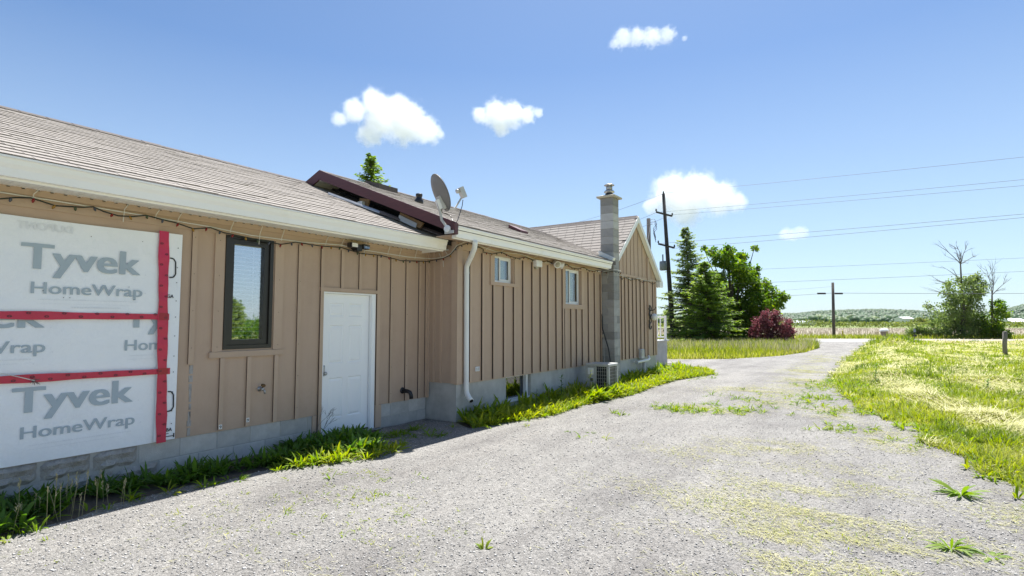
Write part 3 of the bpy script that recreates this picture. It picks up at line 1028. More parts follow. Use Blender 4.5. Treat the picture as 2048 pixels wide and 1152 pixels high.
MB().box(GX - 0.9, GX - 0.62, y0 - .4, y1 + .4, z0 - .5, z1 + .3).build("room_interior", dark_in, win)

# --- house windows (white sliders)
for (y0, y1, z0, z1, nm) in ((7.907, 8.518, 2.332, 2.813, "small"), (10.592, 11.368, 2.012, 2.798, "large")):
    wn_ = part_empty("house_window", house)
    xa, xb = HX - 0.10, HX - 0.055
    frame_boxes(MB(), xa, xb, y0, y1, z0, z1, 0.035).build("frame", M['vinyl'], wn_)
    ym = y0 + (y1 - y0) * 0.45
    frame_boxes(MB(), xa + 0.012, xb - 0.006, ym - .03, y1 - .036, z0 + .036, z1 - .036, 0.03).build("sash", M['vinyl'], wn_)
    MB().box(xa + 0.018, xa + 0.022, y0 + .036, ym - .03, z0 + .036, z1 - .036).build("pane", M['glass2'], wn_)
    MB().box(xa + 0.026, xa + 0.030, ym, y1 - .066, z0 + .066, z1 - .066).build("pane", M['glass2'], wn_)
    cu = MB()
    n = 26
    ya, yb = (ym - 0.02, y1 - .12) if nm == "large" else (y0 + .22, y1 - .06)
    pts = [(xa - 0.05 + 0.018 * math.sin(i * 1.7), ya + (yb - ya) * i / n) for i in range(n + 1)]
    for (p, q) in zip(pts, pts[1:]):
        cu.quad((p[0], p[1], z0), (q[0], q[1], z0), (q[0], q[1], z1), (p[0], p[1], z1))
    cu.build("curtain", M['wrap'], wn_)
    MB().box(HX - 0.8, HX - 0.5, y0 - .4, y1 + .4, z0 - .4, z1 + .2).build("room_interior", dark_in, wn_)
# basement window
bwn = part_empty("basement_window", house)
xa = FX - 0.15
frame_boxes(MB(), xa, xa + 0.06, bw[0], bw[1], bw[2], bw[3] - .002, 0.03).build("frame", M['vinyl'], bwn)
MB().box(xa + 0.03, xa + 0.10, bw[1] - 0.10, bw[1] - 0.031, bw[2] + .002, bw[3] - .004).build("frame_post", M['vinyl'], bwn)
MB().box(xa + 0.06, FX + 0.02, bw[0] + .002, bw[1] - .002, bw[2] - 0.012, bw[2] + 0.028).build("sill", M['vinyl'], bwn)
MB().box(xa + 0.022, xa + 0.028, bw[0] + .03, bw[1] - .10, bw[2] + .03, bw[3] - .03).build("pane", glass_mat('basement_glass', 0.16, (0.3, 0.36, 0.32)), bwn)
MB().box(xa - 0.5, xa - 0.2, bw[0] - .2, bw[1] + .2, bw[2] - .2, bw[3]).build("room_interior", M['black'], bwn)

# --- house wrap with print and red tape
wrap = part_empty("house_wrap", house)


def sheet(y0, y1, z0, z1, x, t=0.003, wav=0.003, sag=0.0):
    """building wrap: slightly rippled sheet"""
    ny, nz = 46, 34
    vs = []; fs = []
    for k in range(nz + 1):
        for i in range(ny + 1):
            y = y0 + (y1 - y0) * i / ny; z = z0 + (z1 - z0) * k / nz
            rx = wav * (math.sin(y * 5.1 + z * 2.3) * 0.5 + math.sin(y * 1.7 - z * 6.1 + 1) * 0.5 + math.sin(y * 11 + z * 3) * 0.25)
            rx += .0028 * max(0.0, math.sin(y * 2.9 + z * 4.4 + 0.6)) ** 14 + .0022 * max(0.0, math.sin(y * 4.3 - z * 2.7 + 2)) ** 18
            if k == nz: z += sag * math.sin(y * 2.2 + 0.5)
            vs.append((x + rx, y, z))
    for k in range(nz):
        for i in range(ny):
            a = k * (ny + 1) + i
            fs.append((a, a + 1, a + ny + 2, a + ny + 1))
    return MB().add(vs, fs)


sheet(-1.2, 2.80, 0.352, 1.69, GX + 0.006, wav=0.002).build("wrap_sheet", M['wrap'], wrap, True)
sheet(-1.2, 2.80, 1.64, 2.545, GX + 0.021, wav=0.002, sag=0.006).build("wrap_sheet", M['wrap'], wrap, True)
sheet(2.70, 2.905, 0.362, 2.556, GX + 0.030, wav=0.0008).build("wrap_sheet", M['wrap'], wrap, True)


def text_part(s, y0, y1, zb, zt, x, mat, parent, bold=0.0, zfrom="capital", space=1.0, flip=False, name="lettering"):
    """flat lettering on the wall: fitted between y0..y1 and from the base line zb to the top of the capitals zt"""
    cu = bpy.data.curves.new(name, 'FONT')
    cu.body = s; cu.size = 1; cu.offset = 0.0; cu.space_character = space; cu.resolution_u = 4
    t = bpy.data.objects.new(name, cu); col.objects.link(t)
    dg = bpy.context.evaluated_depsgraph_get()
    me = bpy.data.meshes.new_from_object(t.evaluated_get(dg))
    bpy.data.objects.remove(t); bpy.data.curves.remove(cu)
    co = np.empty(len(me.vertices) * 3, np.float32); me.vertices.foreach_get("co", co); co = co.reshape(-1, 3)
    cap = 0.729
    u = (co[:, 0] - co[:, 0].min()) / (co[:, 0].max() - co[:, 0].min())
    if flip: u = 1 - u
    out = np.stack([np.full(len(co), x), y0 + u * (y1 - y0), zb + co[:, 1] / cap * (zt - zb)], 1)
    me.vertices.foreach_set("co", out.astype(np.float32).ravel())
    if bold:
        import bmesh
        bm = bmesh.new()
        hz = (zt - zb) / cap
        for q_, (sy, sz) in enumerate(((-1, -.35), (-.5, .35), (0, -.35), (.5, .35), (1, -.35), (1, .35), (-1, .35))):
            t2_ = me.copy(); t2_.transform(Matrix.Translation((q_ * 0.00012, sy * bold * hz * .9, sz * bold * hz * .5))); bm.from_mesh(t2_); bpy.data.meshes.remove(t2_)
        bm.to_mesh(me); bm.free()
    me.materials.clear(); me.materials.append(mat); me.update()
    return link(name, me, parent)


XU, XL = GX + 0.0308, GX + 0.0135
text_part("Tyvek", 1.575, 2.50, 2.085, 2.325, XU, M['print'], wrap, 0.035, name="wrap_lettering")
text_part("HomeWrap", 1.65, 2.535, 1.862, 1.972, XU, M['print'], wrap, 0.022, 1.05, name="wrap_lettering")
text_part("Tyvek", 0.80, 1.755, 1.555, 1.785, XL, M['print'], wrap, 0.035, name="wrap_lettering")
text_part("HomeWrap", 0.86, 1.775, 1.332, 1.442, XL, M['print'], wrap, 0.022, 1.05, name="wrap_lettering")
text_part("Tyvek", 2.40, 3.28, 1.55, 1.78, XL, M['print'], wrap, 0.035, name="wrap_lettering").data
text_part("HomeWrap", 2.41, 3.25, 1.318, 1.43, XL, M['print'], wrap, 0.022, 1.05, name="wrap_lettering")
text_part("Tyvek", 1.575, 2.49, 0.803, 1.035, XL, M['print'], wrap, 0.035, name="wrap_lettering")
text_part("HomeWrap", 1.638, 2.522, 0.574, 0.684, XL, M['print'], wrap, 0.022, 1.05, name="wrap_lettering")
text_part("DUPONT", 1.53, 1.93, 2.435, 2.505, XU, M['faint'], wrap, 0.03, 1.05, flip=True, name="faded_lettering")
# the two runs that go on behind the edge strip are cut where the strip covers them
for o in [c for c in wrap.children if c.name.startswith("wrap_lettering")]:
    me = o.data
    n = len(me.vertices); co = np.empty(n * 3, np.float32); me.vertices.foreach_get("co", co); co = co.reshape(-1, 3)
    if co[:, 1].max() > 2.9:
        import bmesh
        bm = bmesh.new(); bm.from_mesh(me)
        bmesh.ops.bisect_plane(bm, geom=bm.verts[:] + bm.edges[:] + bm.faces[:], plane_co=(0, 2.79, 0), plane_no=(0, 1, 0), clear_outer=True)
        bm.to_mesh(me); bm.free()
# small print lines, registration marks, symbols on the edge strip
mb = MB()
def fine_print(mb, y0, y1, z, x, hgt=0.007):
    y = y0
    while y < y1:
        w_ = random.uniform(0.006, 0.022)
        mb.quad((x, y, z), (x, min(y + w_, y1), z), (x, min(y + w_, y1), z + hgt), (x, y, z + hgt))
        y += w_ + 0.006
fine_print(mb, 1.70, 2.50, 1.805, XU); fine_print(mb, 1.95, 2.35, 1.735, XU, 0.012); fine_print(mb, 1.72, 2.45, 1.77, XU, 0.003)
fine_print(mb, 1.25, 1.68, 1.27, XL); fine_print(mb, 1.3, 1.6, 1.235, XL, 0.004); fine_print(mb, 2.45, 2.68, 1.26, XL); fine_print(mb, 2.45, 2.68, 1.225, XL, 0.004)
fine_print(mb, 1.70, 2.5, 0.505, XL); fine_print(mb, 1.7, 2.4, 0.47, XL, 0.004)
tag(mb.build("small_print", M['faint'], wrap), kind="stuff")
mb = MB()
for (y, z, x) in ((2.56, 2.09, XU), (2.565, 1.90, XU), (1.81, 1.555, XL), (1.83, 1.33, XL), (1.70, 1.23, XL), (2.55, 0.81, XL), (2.58, 0.585, XL)):
    mb.lathe((x, y, z), [(0.006, 0), (0.006, 0.0008)], (1, 0, 0), 10)
tag(mb.build("trade_marks", M['faint'], wrap), kind="stuff")
XS = GX + 0.0372
mb = MB()
for z in np.arange(0.5, 2.5, 0.19):
    mb.lathe((XS, 2.862, z + random.uniform(-.03, .03)), [(0.005, 0), (0.005, 0.002)], (1, 0, 0), 8)
for k in range(7):
    mb.lathe((XU, random.uniform(1.4, 2.6), random.uniform(1.75, 2.45)), [(0.004, 0), (0.004, 0.002)], (1, 0, 0), 6)
tag(mb.build("staples", M['ink'], wrap), kind="stuff")
for (ya, za) in ((2.785, 2.19), (2.815, 0.77)):
    mb = MB()
    pth = [(XS, ya, za + .10), (XS, ya + .035, za + .095), (XS, ya + .058, za + .06), (XS, ya + .062, za - .07), (XS, ya + .04, za - .105), (XS, ya, za - .11)]
    for p, q in zip(pth, pth[1:]):
        dv = (Vector(q) - Vector(p)).normalized(); nv = Vector((0, -dv.z, dv.y)) * 0.007
        mb.quad(Vector(p) - nv, Vector(q) - nv, Vector(q) + nv, Vector(p) + nv)
    mb.build("print_mark", M['ink'], wrap)
text_part("GA", 2.772, 2.835, 1.862, 1.90, XS, M['ink'], wrap, 0.03, name="edge_lettering")
text_part("BA", 2.815, 2.87, 0.45, 0.488, XS, M['ink'], wrap, 0.03, name="edge_lettering")
mb = MB()
mb.quad((XS, 2.80, 0.395), (XS, 2.895, 0.395), (XS, 2.895, 0.403), (XS, 2.80, 0.403))
for y in (2.80, 2.885):
    mb.quad((XS, y, 0.38), (XS, y + .012, 0.38), (XS, y + .012, 0.425), (XS, y, 0.425))
mb.quad((XS, 2.80, 0.425), (XS, 2.84, 0.425), (XS, 2.84, 0.431), (XS, 2.80, 0.431))
mb.build("print_mark", M['ink'], wrap)


def tape(pts, w, x, mat, vertical):
    mb = MB()
    n = 24
    P = []
    for i in range(n + 1):
        t = i / n
        a, b = Vector(pts[0]), Vector(pts[1])
        p = a.lerp(b, t)
        j = 0.004 * math.sin(t * 17 + pts[0][0]) + 0.003 * math.sin(t * 41)
        xx = x + 0.0015 * math.sin(t * 60)
        if vertical:
            P += [(xx, p.x - w / 2 + j, p.y), (xx, p.x + w / 2 - j, p.y)]
        else:
            P += [(xx, p.x, p.y - w / 2 + j), (xx, p.x, p.y + w / 2 - j)]
    fs = [((2 * i, 2 * i + 1, 2 * i + 3, 2 * i + 2) if vertical else (2 * i, 2 * i + 2, 2 * i + 3, 2 * i + 1)) for i in range(n)]
    return mb.add(P, fs)


XT = GX + 0.0410
tape([(-1.2, 1.672), (2.80, 1.660)], 0.066, XT - .004, M['tape'], False).build("tape", M['tape'], wrap)
tape([(-1.2, 1.15), (2.83, 1.085)], 0.064, XT - .004, M['tape'], False).build("tape", M['tape'], wrap)
tape([(2.715, 2.57), (2.768, 0.345)], 0.098, XT + .001, M['tape'], True).build("tape", M['tape'], wrap)
MB().quad((XT + .0045, 2.700, 1.625), (XT + .0045, 2.785, 1.625), (XT + .0045, 2.785, 1.70), (XT + .0045, 2.700, 1.70)).build("tape_crossing", M['tape_over'], wrap)
MB().quad((XT + .0045, 2.712, 1.055), (XT + .0045, 2.805, 1.055), (XT + .0045, 2.805, 1.12), (XT + .0045, 2.712, 1.12)).build("tape_crossing", M['tape_over'], wrap)
mb = MB()
def oval(mb, y, z, x, s):
    n = 10
    v = []
    for rr in (1, 0.5):
        for k in range(n):
            an = 2 * math.pi * k / n
            v.append((x, y + rr * s * math.cos(an), z + rr * s * 0.65 * math.sin(an)))
    mb.add(v, [(k, (k + 1) % n, n + (k + 1) % n, n + k) for k in range(n)])
for i in range(14):
    y = 1.0 + i * 0.128
    oval(mb, y, (1.685 if i % 2 else 1.655), XT + .0005, 0.017)
    oval(mb, y + .05, (1.150 - (y + 1.2) / 4 * 0.065 + (0.013 if i % 2 else -0.013)), XT + .0005, 0.017)
for i in range(19):
    z = 0.42 + i * 0.112
    oval(mb, 2.768 - (z - .345) * 0.0238 + (0.026 if i % 2 else -0.022), z, XT + .0062, 0.016)
tag(mb.build("tape_print", M['tapeink'], wrap), kind="stuff")
# dangling wire end and fibre tuft on the lower tape
MB().tube([(XT + .004, 1.2, 1.19), (XT + .02, 1.48, 1.165), (XT + .03, 1.58, 1.13), (XT + .03, 1.70, 1.085)], 0.004, 6).build("loose_wire", M['whitecable'], wrap)
mb = MB()
for k in range(40):
    p = Vector((XT + .02, 1.69, 1.085))
    mb.tube([p, p + Vector((random.uniform(0, .03), random.uniform(-.03, .05), random.uniform(-.045, .03)))], 0.0013, 3)
mb.build("fibre_tuft", M['postwood'], wrap)

# --- chimney of blocks
chim = part_empty("chimney", house)
CX0, CX1, CY0, CY1 = -5.638, -5.298, 12.50, 12.86
MB().box(CX0, CX1 - .012, CY0 + .012, CY1 - .012, 0, 4.74).build("chimney_core", M['mortar'], chim)
cvar = [MB().bbox(CX0 - CX1, 0, 0, CY1 - CY0, 0, 0.190, 0.003).mesh("chimney_block", M['chimblock'])]
half = MB().bbox(0, 0, 0, 0, 0, 0)
ha = MB().bbox(CX0 - CX1, -0.172, 0, CY1 - CY0, 0, 0.190, 0.003).mesh("chimney_half_block", M['chimblock'])
hb = MB().bbox(-0.168, 0, 0, CY1 - CY0, 0, 0.190, 0.003).mesh("chimney_half_block", M['chimblock'])
qa = MB().bbox(CX0 - CX1, 0, 0, 0.177, 0, 0.190, 0.003).mesh("chimney_half_block", M['chimblock'])
qb = MB().bbox(CX0 - CX1, 0, 0.182, CY1 - CY0, 0, 0.190, 0.003).mesh("chimney_half_block", M['chimblock'])
lightblock = pm('new_chimney_block', (0.50, 0.50, 0.49), (0.40, 0.40, 0.39), 7, 0.9, 0.5, 90, 0.006)
newb = MB().bbox(CX0 - CX1, 0, 0, CY1 - CY0, 0, 0.190, 0.003).mesh("chimney_block", lightblock)
for r_ in range(24):
    z = 0.0 + r_ * 0.197
    loc = (CX1, CY0, z)
    if r_ in (20, 21):
        link("concrete_block", newb, chim, loc)
    elif r_ >= 16:
        link("concrete_block", cvar[0], chim, loc)
    elif r_ % 2:
        link("concrete_block", ha, chim, loc); link("concrete_block", hb, chim, loc)
    else:
        link("concrete_block", qa, chim, loc); link("concrete_block", qb, chim, loc)
zt = 24 * 0.197
c = MB()
c.add([(CX0 - .07, CY0 - .07, zt), (CX1 + .07, CY0 - .07, zt), (CX1 + .07, CY1 + .07, zt), (CX0 - .07, CY1 + .07, zt),
       (CX0 - .075, CY0 - .075, zt + .04), (CX1 + .075, CY0 - .075, zt + .04), (CX1 + .075, CY1 + .075, zt + .04), (CX0 - .075, CY1 + .075, zt + .04),
       (CX0 + .06, CY0 + .06, zt + .085), (CX1 - .06, CY0 + .06, zt + .085), (CX1 - .06, CY1 - .06, zt + .085), (CX0 + .06, CY1 - .06, zt + .085)],
      [(3, 2, 1, 0), (0, 1, 5, 4), (1, 2, 6, 5), (2, 3, 7, 6), (3, 0, 4, 7), (4, 5, 9, 8), (5, 6, 10, 9), (6, 7, 11, 10), (7, 4, 8, 11), (8, 9, 10, 11)])
c.build("chimney_cap", M['cap'], chim)
cc = ((CX0 + CX1) / 2, (CY0 + CY1) / 2, zt + .08)
MB().lathe(cc, [(0.115, 0), (0.10, 0.05), (0.075, 0.055)], seg=24).build("flue_collar", M['blackplastic'], chim, True)
MB().lathe(cc, [(0.075, 0.05), (0.08, 0.07), (0.135, 0.085), (0.125, 0.115), (0.085, 0.145), (0.07, 0.146)], seg=24).build("flue_skirt", M['steel'], chim, True)
MB().lathe(cc, [(0.062, 0.14), (0.062, 0.265)], seg=20).build("flue_pipe", M['steel'], chim, True)
mb = MB()
for k in range(4):
    an = k * math.pi / 2 + .4
    mb.box(cc[0] + .068 * math.cos(an) - .008, cc[0] + .068 * math.cos(an) + .008, cc[1] + .068 * math.sin(an) - .008, cc[1] + .068 * math.sin(an) + .008, cc[2] + .14, cc[2] + .27)
mb.build("flue_struts", M['steel'], chim)
MB().lathe(cc, [(0.13, 0.262), (0.132, 0.268), (0.09, 0.295), (0.02, 0.312), (0.001, 0.312)], seg=24).build("rain_cap", M['steel'], chim, True)

# --- porch at the far end
porch = part_empty("porch", house)
MB().bbox(-9.6, -6.62, HE + .01, 20.7, 0.0, 0.90, 0.01).build("porch_base", M['concrete'], porch)
MB().bbox(-9.6, -6.56, HE + .01, 20.76, 0.90, 0.945, 0.006).build("porch_floor", M['lightgrey'], porch)
MB().bbox(-6.70, -6.62, 20.60, 20.68, 0.945, 1.86, 0.006).build("railing_post", M['vinyl'], porch)
MB().bbox(-9.5, -6.70, 20.61, 20.67, 1.775, 1.835, 0.006).build("railing_rail", M['vinyl'], porch)
MB().bbox(-9.5, -6.70, 20.615, 20.665, 1.02, 1.065, 0.006).build("railing_rail", M['vinyl'], porch)
bal = MB().box(-0.018, 0.018, -0.018, 0.018, 0, 0.71).mesh("baluster", M['vinyl'])
x = -6.85
while x > -9.5:
    link("baluster", bal, porch, (x, 20.64, 1.065)); x -= 0.125

# ================================================================ ground, drive, road, fields
def poly_sheet(name, poly, z, mat, kind="structure", grid=None, hf=None, parent=None):
    """flat (or gently uneven) sheet over a polygon"""
    import bmesh
    bm = bmesh.new()
    vs = [bm.verts.new((x, y, z)) for x, y in poly]
    bm.faces.new(vs)
    bmesh.ops.triangulate(bm, faces=bm.faces[:])
    me = bpy.data.meshes.new(name)
    bm.normal_update()
    for f_ in bm.faces:
        if f_.normal.z < 0: f_.normal_flip()
    bm.to_mesh(me); bm.free()
    me.materials.append(mat)
    return tag(link(name, me, parent), kind=kind)


def jitter(poly, step=0.35, amp=0.10, seed=1):
    """polygon with its edges broken into short irregular pieces"""
    out = []
    r_ = random.Random(seed)
    for (a, b) in zip(poly, poly[1:] + poly[:1]):
        L = math.hypot(b[0] - a[0], b[1] - a[1])
        n = max(1, min(60, int(L / step)))
        nx, ny = -(b[1] - a[1]) / (L + 1e-9), (b[0] - a[0]) / (L + 1e-9)
        for i in range(n):
            t = i / n
            j = r_.uniform(-amp, amp) if i else 0
            out.append((a[0] + (b[0] - a[0]) * t + nx * j, a[1] + (b[1] - a[1]) * t + ny * j))
    return out


# ground: short rough grass and earth between the blades
m, nt, b_ = new_mat('ground_turf')
c1 = ramp(nt, noise(nt, 0.9, 8, 0.7), [(0.3, (0.19, 0.18, 0.10)), (0.5, (0.24, 0.22, 0.135)), (0.72, (0.30, 0.27, 0.18))])
c2 = ramp(nt, noise(nt, 22, 6, 0.75), [(0.35, (0.14, 0.135, 0.075)), (0.6, (0.27, 0.255, 0.15))])
nt.links.new(mixc(nt, c1, c2, 0.45), b_.inputs['Base Color'])
b_.inputs['Roughness'].default_value = 0.95
bump(nt, b_, noise(nt, 28, 6, 0.7), 0.8, 0.04)
M['turf'] = m
S = 4200
ground = tag(MB().quad((-S, -S, -0.012), (S, -S, -0.012), (S, S, -0.012), (-S, S, -0.012)).build("ground", M['turf']), kind="structure")

# gravel
m, nt, b_ = new_mat('grey_gravel')
tc = nt.nodes.new("ShaderNodeTexCoord")
def voro(scale, feature='F1', out='Color'):
    v = nt.nodes.new("ShaderNodeTexVoronoi"); v.feature = feature
    v.inputs['Scale'].default_value = scale
    nt.links.new(tc.outputs['Object'], v.inputs['Vector'])
    return v.outputs[out]
sep = nt.nodes.new("ShaderNodeSeparateColor"); nt.links.new(voro(62), sep.inputs[0])
cA = ramp(nt, sep.outputs[0], [(0.0, (0.20, 0.193, 0.183)), (0.2, (0.36, 0.348, 0.33)), (0.6, (0.48, 0.465, 0.44)), (0.9, (0.58, 0.56, 0.53)), (1.0, (0.70, 0.68, 0.65))])
sep2 = nt.nodes.new("ShaderNodeSeparateColor"); nt.links.new(voro(27), sep2.inputs[0])
cB = ramp(nt, sep2.outputs[1], [(0.0, (0.33, 0.32, 0.305)), (0.5, (0.44, 0.427, 0.405)), (1.0, (0.55, 0.535, 0.51))])
gap = ramp(nt, voro(62, 'DISTANCE_TO_EDGE', 'Distance'), [(0.0, (0.16, 0.155, 0.15)), (0.09, (1, 1, 1))])
cc_ = mixc(nt, cA, cB, 0.4)
cc_ = mixc(nt, cc_, gap, 0.75, 'MULTIPLY')
big = ramp(nt, noise(nt, 0.55, 6, 0.68, stretch=(1.6, 0.8, 1)), [(0.34, (0.68, 0.665, 0.67)), (0.5, (0.92, 0.915, 0.91)), (0.68, (1.08, 1.075, 1.06))])
cc_ = mixc(nt, cc_, big, 1.0, 'MULTIPLY')
damp = ramp(nt, noise(nt, 1.9, 7, 0.75), [(0.6, (1, 1, 1)), (0.78, (0.80, 0.79, 0.80))])
cc_ = mixc(nt, cc_, damp, 1.0, 'MULTIPLY')
trk = ramp(nt, noise(nt, 1.0, 4, 0.6, stretch=(1.5, 0.10, 1)), [(0.36, (0.86, 0.85, 0.85)), (0.5, (1, 1, 1)), (0.66, (1.07, 1.06, 1.05))])
cc_ = mixc(nt, cc_, trk, 1.0, 'MULTIPLY')
cc_ = mixc(nt, cc_, (0.62, 0.615, 0.60), 1.0, 'MULTIPLY')
nt.links.new(cc_, b_.inputs['Base Color'])
b_.inputs['Roughness'].default_value = 0.9
mh = nt.nodes.new("ShaderNodeMath"); mh.operation = 'MULTIPLY_ADD'
nt.links.new(voro(62, 'F1', 'Distance'), mh.inputs[0]); mh.inputs[1].default_value = -0.8
nt.links.new(noise(nt, 160, 3, 0.6), mh.inputs[2])
bump(nt, b_, mh.outputs[0], 0.9, 0.012)
M['gravel'] = m

road_e = Vector((0.866, 0.5)); road_n = Vector((-0.5, 0.866))
RP = Vector((-5.57, 51.3))
def road_pt(t, s):
    p = RP + road_e * t + road_n * s
    return (p.x, p.y)

strip_edge = [(-5.12, 6.55), (-4.80, 8.3), (-4.62, 9.95), (-4.60, 11.5), (-4.68, 13.1), (-4.55, 15.2), (-4.35, 17.4), (-4.75, 18.9)]
right_edge = [(1.9, -9), (1.55, 2.0), (1.30, 4.5), (1.12, 6.9), (0.72, 9.4), (0.05, 11.6), (-0.45, 13.3), (-0.75, 15.2), (-1.02, 17.6), (-1.10, 22), (-1.0, 28), (-0.9, 34), (-0.7, 41), (0.2, 47.5)]
lawn_edge = [(-30, 31.5), (-18, 27.5), (-11.5, 24.9), (-7.2, 23.4), (-5.2, 25.3), (-3.8, 28.8), (-3.1, 33.0), (-2.9, 39.5), (-3.6, 45.0)]
drive_poly = ([(-5.45, -9), (-5.36, 1.2), (-5.62, 2.4), (-5.55, 3.4), (-5.45, 4.6), (-5.95, 5.4), (-6.27, 5.9), (-6.27, 6.84), (-5.64, 6.84)] + strip_edge +
              [(-6.5, 21.2), (-12, 22.5), (-30, 25)] + lawn_edge + [road_pt(-1.0, 0.2), road_pt(8.5, 0.2)] + list(reversed(right_edge)))
drive = poly_sheet("driveway", jitter(drive_poly, 0.3, 0.09, 3), 0.004, M['gravel'])
# earth under the weeds by the wall
poly_sheet("flower_bed", jitter([(-6.33, -9), (-5.30, -9), (-5.25, 1.2), (-5.5, 2.4), (-5.42, 3.4), (-5.30, 4.6), (-5.80, 5.6), (-6.33, 6.0)], 0.25, 0.08, 5), -0.002, M['soil'])
poly_sheet("flower_bed", jitter([(-5.66, 6.84), (-5.05, 6.5)] + [(x + .12, y) for x, y in strip_edge] + [(-6.6, 21), (-6.6, 16.6), (-5.66, 16.6)], 0.25, 0.05, 6), -0.004, M['soil'])

# road
M['asphalt'] = pm('pale_worn_asphalt', (0.30, 0.295, 0.29), (0.22, 0.218, 0.215), 3, 0.9, 0.4, 120, 0.006, big=((0.36, 0.355, 0.35), 0.3, 0.45, 0.7))
mb = MB()
cs = [(-0.5, 0.0), (0.0, 0.035), (3.5, 0.10), (7.0, 0.035), (7.5, 0.0)]
for (s0, z0), (s1, z1) in zip(cs, cs[1:]):
    a, b = road_pt(-300, s0), road_pt(300, s0); c_, d_ = road_pt(300, s1), road_pt(-300, s1)
    mb.quad((*a, z0), (*b, z0), (*c_, z1), (*d_, z1))
road = tag(mb.build("road", M['asphalt']), kind="structure")
paint = pm('road_paint', (0.8, 0.8, 0.77), (0.66, 0.66, 0.62), 6, 0.7)
yel = pm('yellow_road_paint', (0.62, 0.44, 0.05), (0.5, 0.35, 0.05), 6, 0.7)
for s, z, mm in ((0.35, 0.046, paint), (6.65, 0.046, paint), (3.38, 0.1035, yel), (3.62, 0.1035, yel)):
    a, b = road_pt(-300, s - .07), road_pt(300, s - .07); c_, d_ = road_pt(300, s + .07), road_pt(-300, s + .07)
    MB().quad((*a, z), (*b, z), (*c_, z), (*d_, z)).build("road_marking", mm, road)

# brown field across the road, with fine rows
m, nt, b_ = new_mat('brown_field')
ca = ramp(nt, noise(nt, 0.08, 7, 0.7), [(0.3, (0.31, 0.27, 0.20)), (0.7, (0.37, 0.325, 0.245))])
wv = nt.nodes.new("ShaderNodeTexWave"); wv.inputs['Scale'].default_value = 0.35; wv.inputs['Distortion'].default_value = 1.5
tc = nt.nodes.new("ShaderNodeTexCoord"); mp = nt.nodes.new("ShaderNodeMapping"); mp.inputs['Rotation'].default_value = (0, 0, R(62))
nt.links.new(tc.outputs['Object'], mp.inputs[0]); nt.links.new(mp.outputs[0], wv.inputs[0])
cb = ramp(nt, wv.outputs[1], [(0.2, (0.27, 0.235, 0.17)), (0.8, (0.39, 0.345, 0.26))])
nt.links.new(mixc(nt, ca, cb, 0.4), b_.inputs['Base Color']); b_.inputs['Roughness'].default_value = 0.95
M['field'] = m
poly_sheet("field", [road_pt(-120, 13), road_pt(140, 13), road_pt(170, 105), road_pt(-160, 130)], 0.02, M['field'])
M['greenfield'] = pm('green_field', (0.20, 0.24, 0.06), (0.13, 0.17, 0.045), 0.05, 0.95, stretch=(1, 1, 1))
poly_sheet("vineyard_ground", [road_pt(-400, 135), road_pt(-160, 130.5), road_pt(170, 105.5), road_pt(420, 100), road_pt(700, 900), road_pt(-600, 900)], 0.03, M['greenfield'])

# ---------------------------------------------------------------- stones lying on the drive
FWD = np.array([-0.5537, 0.8327]); RGT = np.array([0.8327, 0.5537])


def view_points(n, d0, d1, power=1.0, spread=1.12, left=None, right=None):
    """points on the ground seen from the drive: denser near by, thinner far off"""
    u = rng.random(n)
    if power == 1.0:
        d = d0 * (d1 / d0) ** u
    else:
        k = 1 - power
        d = (d0 ** k + u * (d1 ** k - d0 ** k)) ** (1 / k)
    t = (rng.random(n) * 2 - 1) * 0.944 * spread
    if left is not None:
        t = left + (right - left) * rng.random(n)
    P = FWD[None] * d[:, None] + RGT[None] * (d * t)[:, None]
    return P, d


P, d = view_points(70000, 2.2, 15, 1.25)
k = in_poly(P, drive_poly); P = P[k]; d = d[k]
n = len(P)
s = (0.0030 + 0.0065 * rng.random(n) ** 3) * (1 + 0.02 * d)
octa = np.array([(1, 0, 0), (0, 1, 0), (-1, 0, 0), (0, -1, 0), (0, 0, 1), (0, 0, -1)], float)
V = octa[None] * (0.55 + 0.75 * rng.random((n, 6, 1))) * s[:, None, None] + rng.normal(0, 0.18, (n, 6, 3)) * s[:, None, None]
V[:, :, 2] *= 0.75
an = rng.random(n) * 6.28
ca, sa = np.cos(an)[:, None], np.sin(an)[:, None]
X = V[:, :, 0] * ca - V[:, :, 1] * sa + P[:, :1]; Y = V[:, :, 0] * sa + V[:, :, 1] * ca + P[:, 1:]
V = np.stack([X, Y, V[:, :, 2] + 0.004 + s[:, None] * 0.35], 2)
tri = np.array([(0, 1, 4), (1, 2, 4), (2, 3, 4), (3, 0, 4), (1, 0, 5), (2, 1, 5), (3, 2, 5), (0, 3, 5)])
T = (np.arange(n) * 6)[:, None, None] + tri[None]
m, nt, b_ = new_mat('loose_stone')
at = nt.nodes.new("ShaderNodeAttribute"); at.attribute_name = "tint"
nt.links.new(ramp(nt, at.outputs['Fac'], [(0, (0.10, 0.097, 0.095)), (0.12, (0.26, 0.25, 0.24)), (0.6, (0.38, 0.37, 0.35)), (0.93, (0.50, 0.485, 0.46)), (1, (0.64, 0.62, 0.60))]), b_.inputs['Base Color'])
b_.inputs['Roughness'].default_value = 0.85
tint = np.repeat(rng.random(n), 6)
tag(link("loose_gravel", np_mesh("loose_gravel", V, None, T.reshape(-1, 3), m, tint)), kind="stuff")

# ---------------------------------------------------------------- lawn on the right: uneven mown grass
lawn_poly = [(x + 0.0, y) for x, y in right_edge] + [road_pt(8.5, -1.3), road_pt(120, -1.3), (60, -9)]


